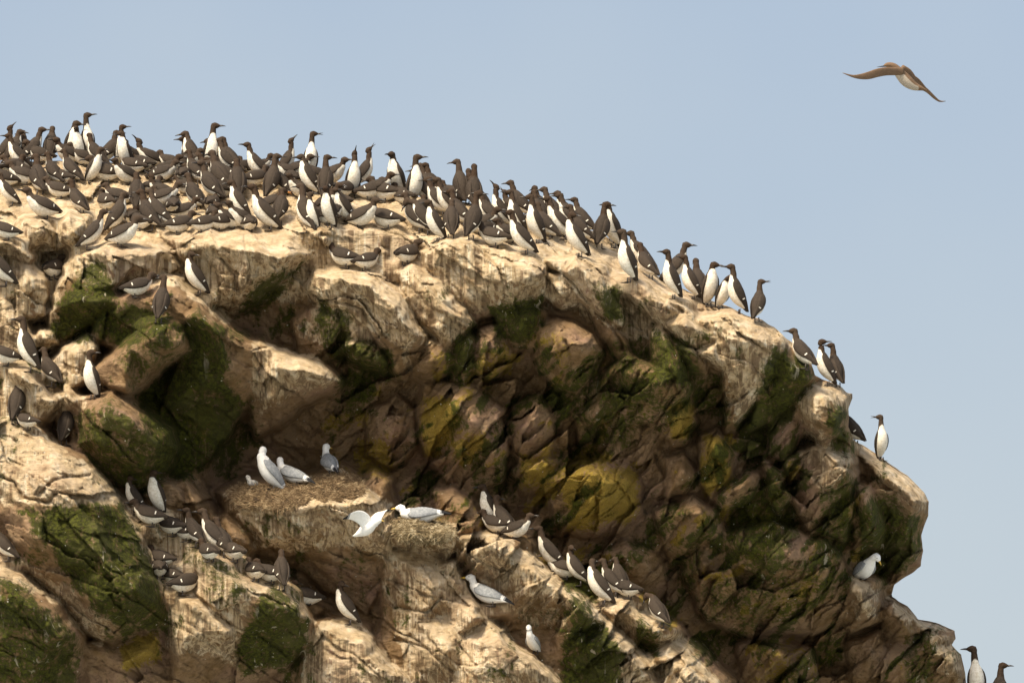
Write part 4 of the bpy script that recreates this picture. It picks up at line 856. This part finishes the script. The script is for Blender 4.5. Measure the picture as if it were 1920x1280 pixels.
# white gull fluttering down beside the nest
def flutter():
    x, y = 700, 985; dpt = depth_at(x, y) - 45
    Q = lambda a, b, d=0: V3(P((a - 700) * .85 + 686, (b - 985) * .85 + 992, dpt + d))
    base = Q(x, y); r = bpy.data.objects.new("gull", None); COL.objects.link(r); r.location = Vector(base)
    def path(seq, up, wf, hf, n=12):
        fl = smooth_path([(*Q(a, b, c), ra, rb, t) for a, b, c, ra, rb, t in seq], 3); C = [V3(q[:3]) - base for q in fl]
        return loft([(C[i], C[min(i + 1, len(C) - 1)] - C[max(i - 1, 0)], up, max(fl[i][3], .0012), max(fl[i][4], .0012), fl[i][5]) for i in range(len(C))], n, wf, hf)
    W = lambda cu, cl, t: 1.0
    body = path([(672, 1000, 6, .004, .02, 0), (682, 996, 4, .02, .025, 0), (696, 988, 0, .045, .045, 0), (708, 980, -4, .045, .045, 0), (718, 972, -8, .03, .03, 0), (725, 967, -10, .027, .026, 0), (731, 965, -12, .02, .02, 0), (735, 965, -13, .007, .007, 0)], V3((0, 0, 1)), W, lambda t: 0, 14)
    wa = path([(704, 976, -6, .05, .008, 0), (694, 962, -12, .055, .007, 0), (680, 955, -20, .05, .006, 0), (664, 956, -30, .035, .004, .3), (650, 962, -38, .012, .003, 1)], V3((.7, 0, .5)), lambda cu, cl, t: .1 if t < .5 else -1, lambda t: t, 10)
    wb = path([(714, 976, 4, .045, .008, 0), (722, 962, 12, .045, .007, 0), (732, 950, 20, .04, .005, 0), (744, 944, 26, .025, .004, .3), (752, 943, 30, .008, .003, 1)], V3((.8, 0, .3)), lambda cu, cl, t: .1 if t < .5 else -1, lambda t: t, 10)
    bl = path([(734, 965, -13, .005, .004, 0), (741, 967, -15, .001, .001, 0)], V3((0, 0, 1)), W, lambda t: 0, 8)
    for nm, pr, mt in (("body", body, GULL), ("wing", wa, GULL), ("wing", wb, GULL), ("bill", bl, BILLY)):
        c = bpy.data.objects.new(nm, mk(nm, [pr], mt)); COL.objects.link(c); c.parent = r
    r['category'] = 'bird'; r['label'] = "white gull fluttering with open wings between the two nest ledges"; r['group'] = "kittiwakes nesting below the overhang"
flutter()

# ------------------------------------------------------------------ bird in flight
def flyer():
    dep = -150
    Q = lambda x, y, d=0: V3(P(x, y, dep + d))
    r = bpy.data.objects.new("flying_guillemot", None); COL.objects.link(r); base = Q(1695, 150); r.location = Vector(base)
    m = bpy.data.materials.new("flight_plumage"); s = NT(m); n = s.noise(s.coords(), 30, 4)
    wm = s.step(s.math('ADD', s.attr('white'), s.math('MULTIPLY', s.math('SUBTRACT', n, .5), .3)), -.02, .08)
    s.put(s.bs.inputs['Base Color'], s.mix(wm, s.mix(n, (0.10, 0.060, 0.032), (0.19, 0.115, 0.065)), (0.36, 0.31, 0.25))); s.put(s.bs.inputs['Roughness'], .85)
    def path(seq, tagw, up, nseg=12):
        fl = smooth_path([(*Q(a, b, c), ra, rb, t) for a, b, c, ra, rb, t in seq], 3); C = [V3(q[:3]) - base for q in fl]
        return loft([(C[i], C[min(i + 1, len(C) - 1)] - C[max(i - 1, 0)], up, max(fl[i][3], .0012), max(fl[i][4], .0012), fl[i][5]) for i in range(len(C))], nseg, tagw)
    zup = V3((0.35, 0, 1))
    body = path([(1657, 124, -4, .006, .006, 0), (1664, 122, -4, .020, .020, 0), (1676, 125, -2, .027, .03, .1), (1688, 139, 2, .042, .045, .4), (1700, 152, 4, .048, .05, .7), (1714, 162, 6, .034, .04, .8), (1730, 167, 8, .014, .024, .9), (1738, 171, 9, .003, .02, 1)],
        lambda cu, cl, t: (-cu + .15) if .2 < t < .85 else -1, zup, 16)
    wl = path([(1694, 134, -6, .028, .012, 0), (1680, 134, -16, .032, .012, 0), (1662, 134, -34, .034, .010, 0), (1645, 137, -50, .034, .008, 0), (1628, 142, -62, .030, .007, 0), (1612, 144, -72, .020, .005, 0), (1598, 143, -80, .010, .004, 0), (1580, 137, -88, .002, .002, 0)], lambda cu, cl, t: -1, zup)
    wr = path([(1690, 128, 6, .030, .014, 0), (1702, 138, 16, .040, .013, 0), (1712, 152, 26, .040, .011, 0), (1722, 160, 36, .026, .009, 0), (1738, 170, 48, .016, .007, 0), (1752, 183, 60, .012, .005, 0), (1762, 190, 68, .007, .004, 0), (1773, 190, 74, .002, .002, 0)], lambda cu, cl, t: -1, V3((.7, 0, 1)))
    wr2 = path([(1712, 142, 24, .008, .01, 0), (1722, 150, 34, .010, .008, 0), (1732, 162, 42, .010, .008, 0), (1740, 172, 50, .010, .006, 0)], lambda cu, cl, t: -1, V3((.7, 0, 1)))
    bl = path([(1660, 124, -4, .007, .006, 0), (1652, 125, -7, .004, .004, 0), (1644, 126, -9, .001, .001, 0)], lambda cu, cl, t: -1, zup, 8)
    for nm, pr, mt in (("body", [body], m), ("wing", [wl], m), ("wing", [wr, wr2], m), ("bill", [bl], BILLD)):
        c = bpy.data.objects.new(nm, mk(nm, pr, mt)); COL.objects.link(c); c.parent = r
    r['category'] = 'bird'; r['label'] = "brown bird with white belly flying alone in the open sky"
flyer()
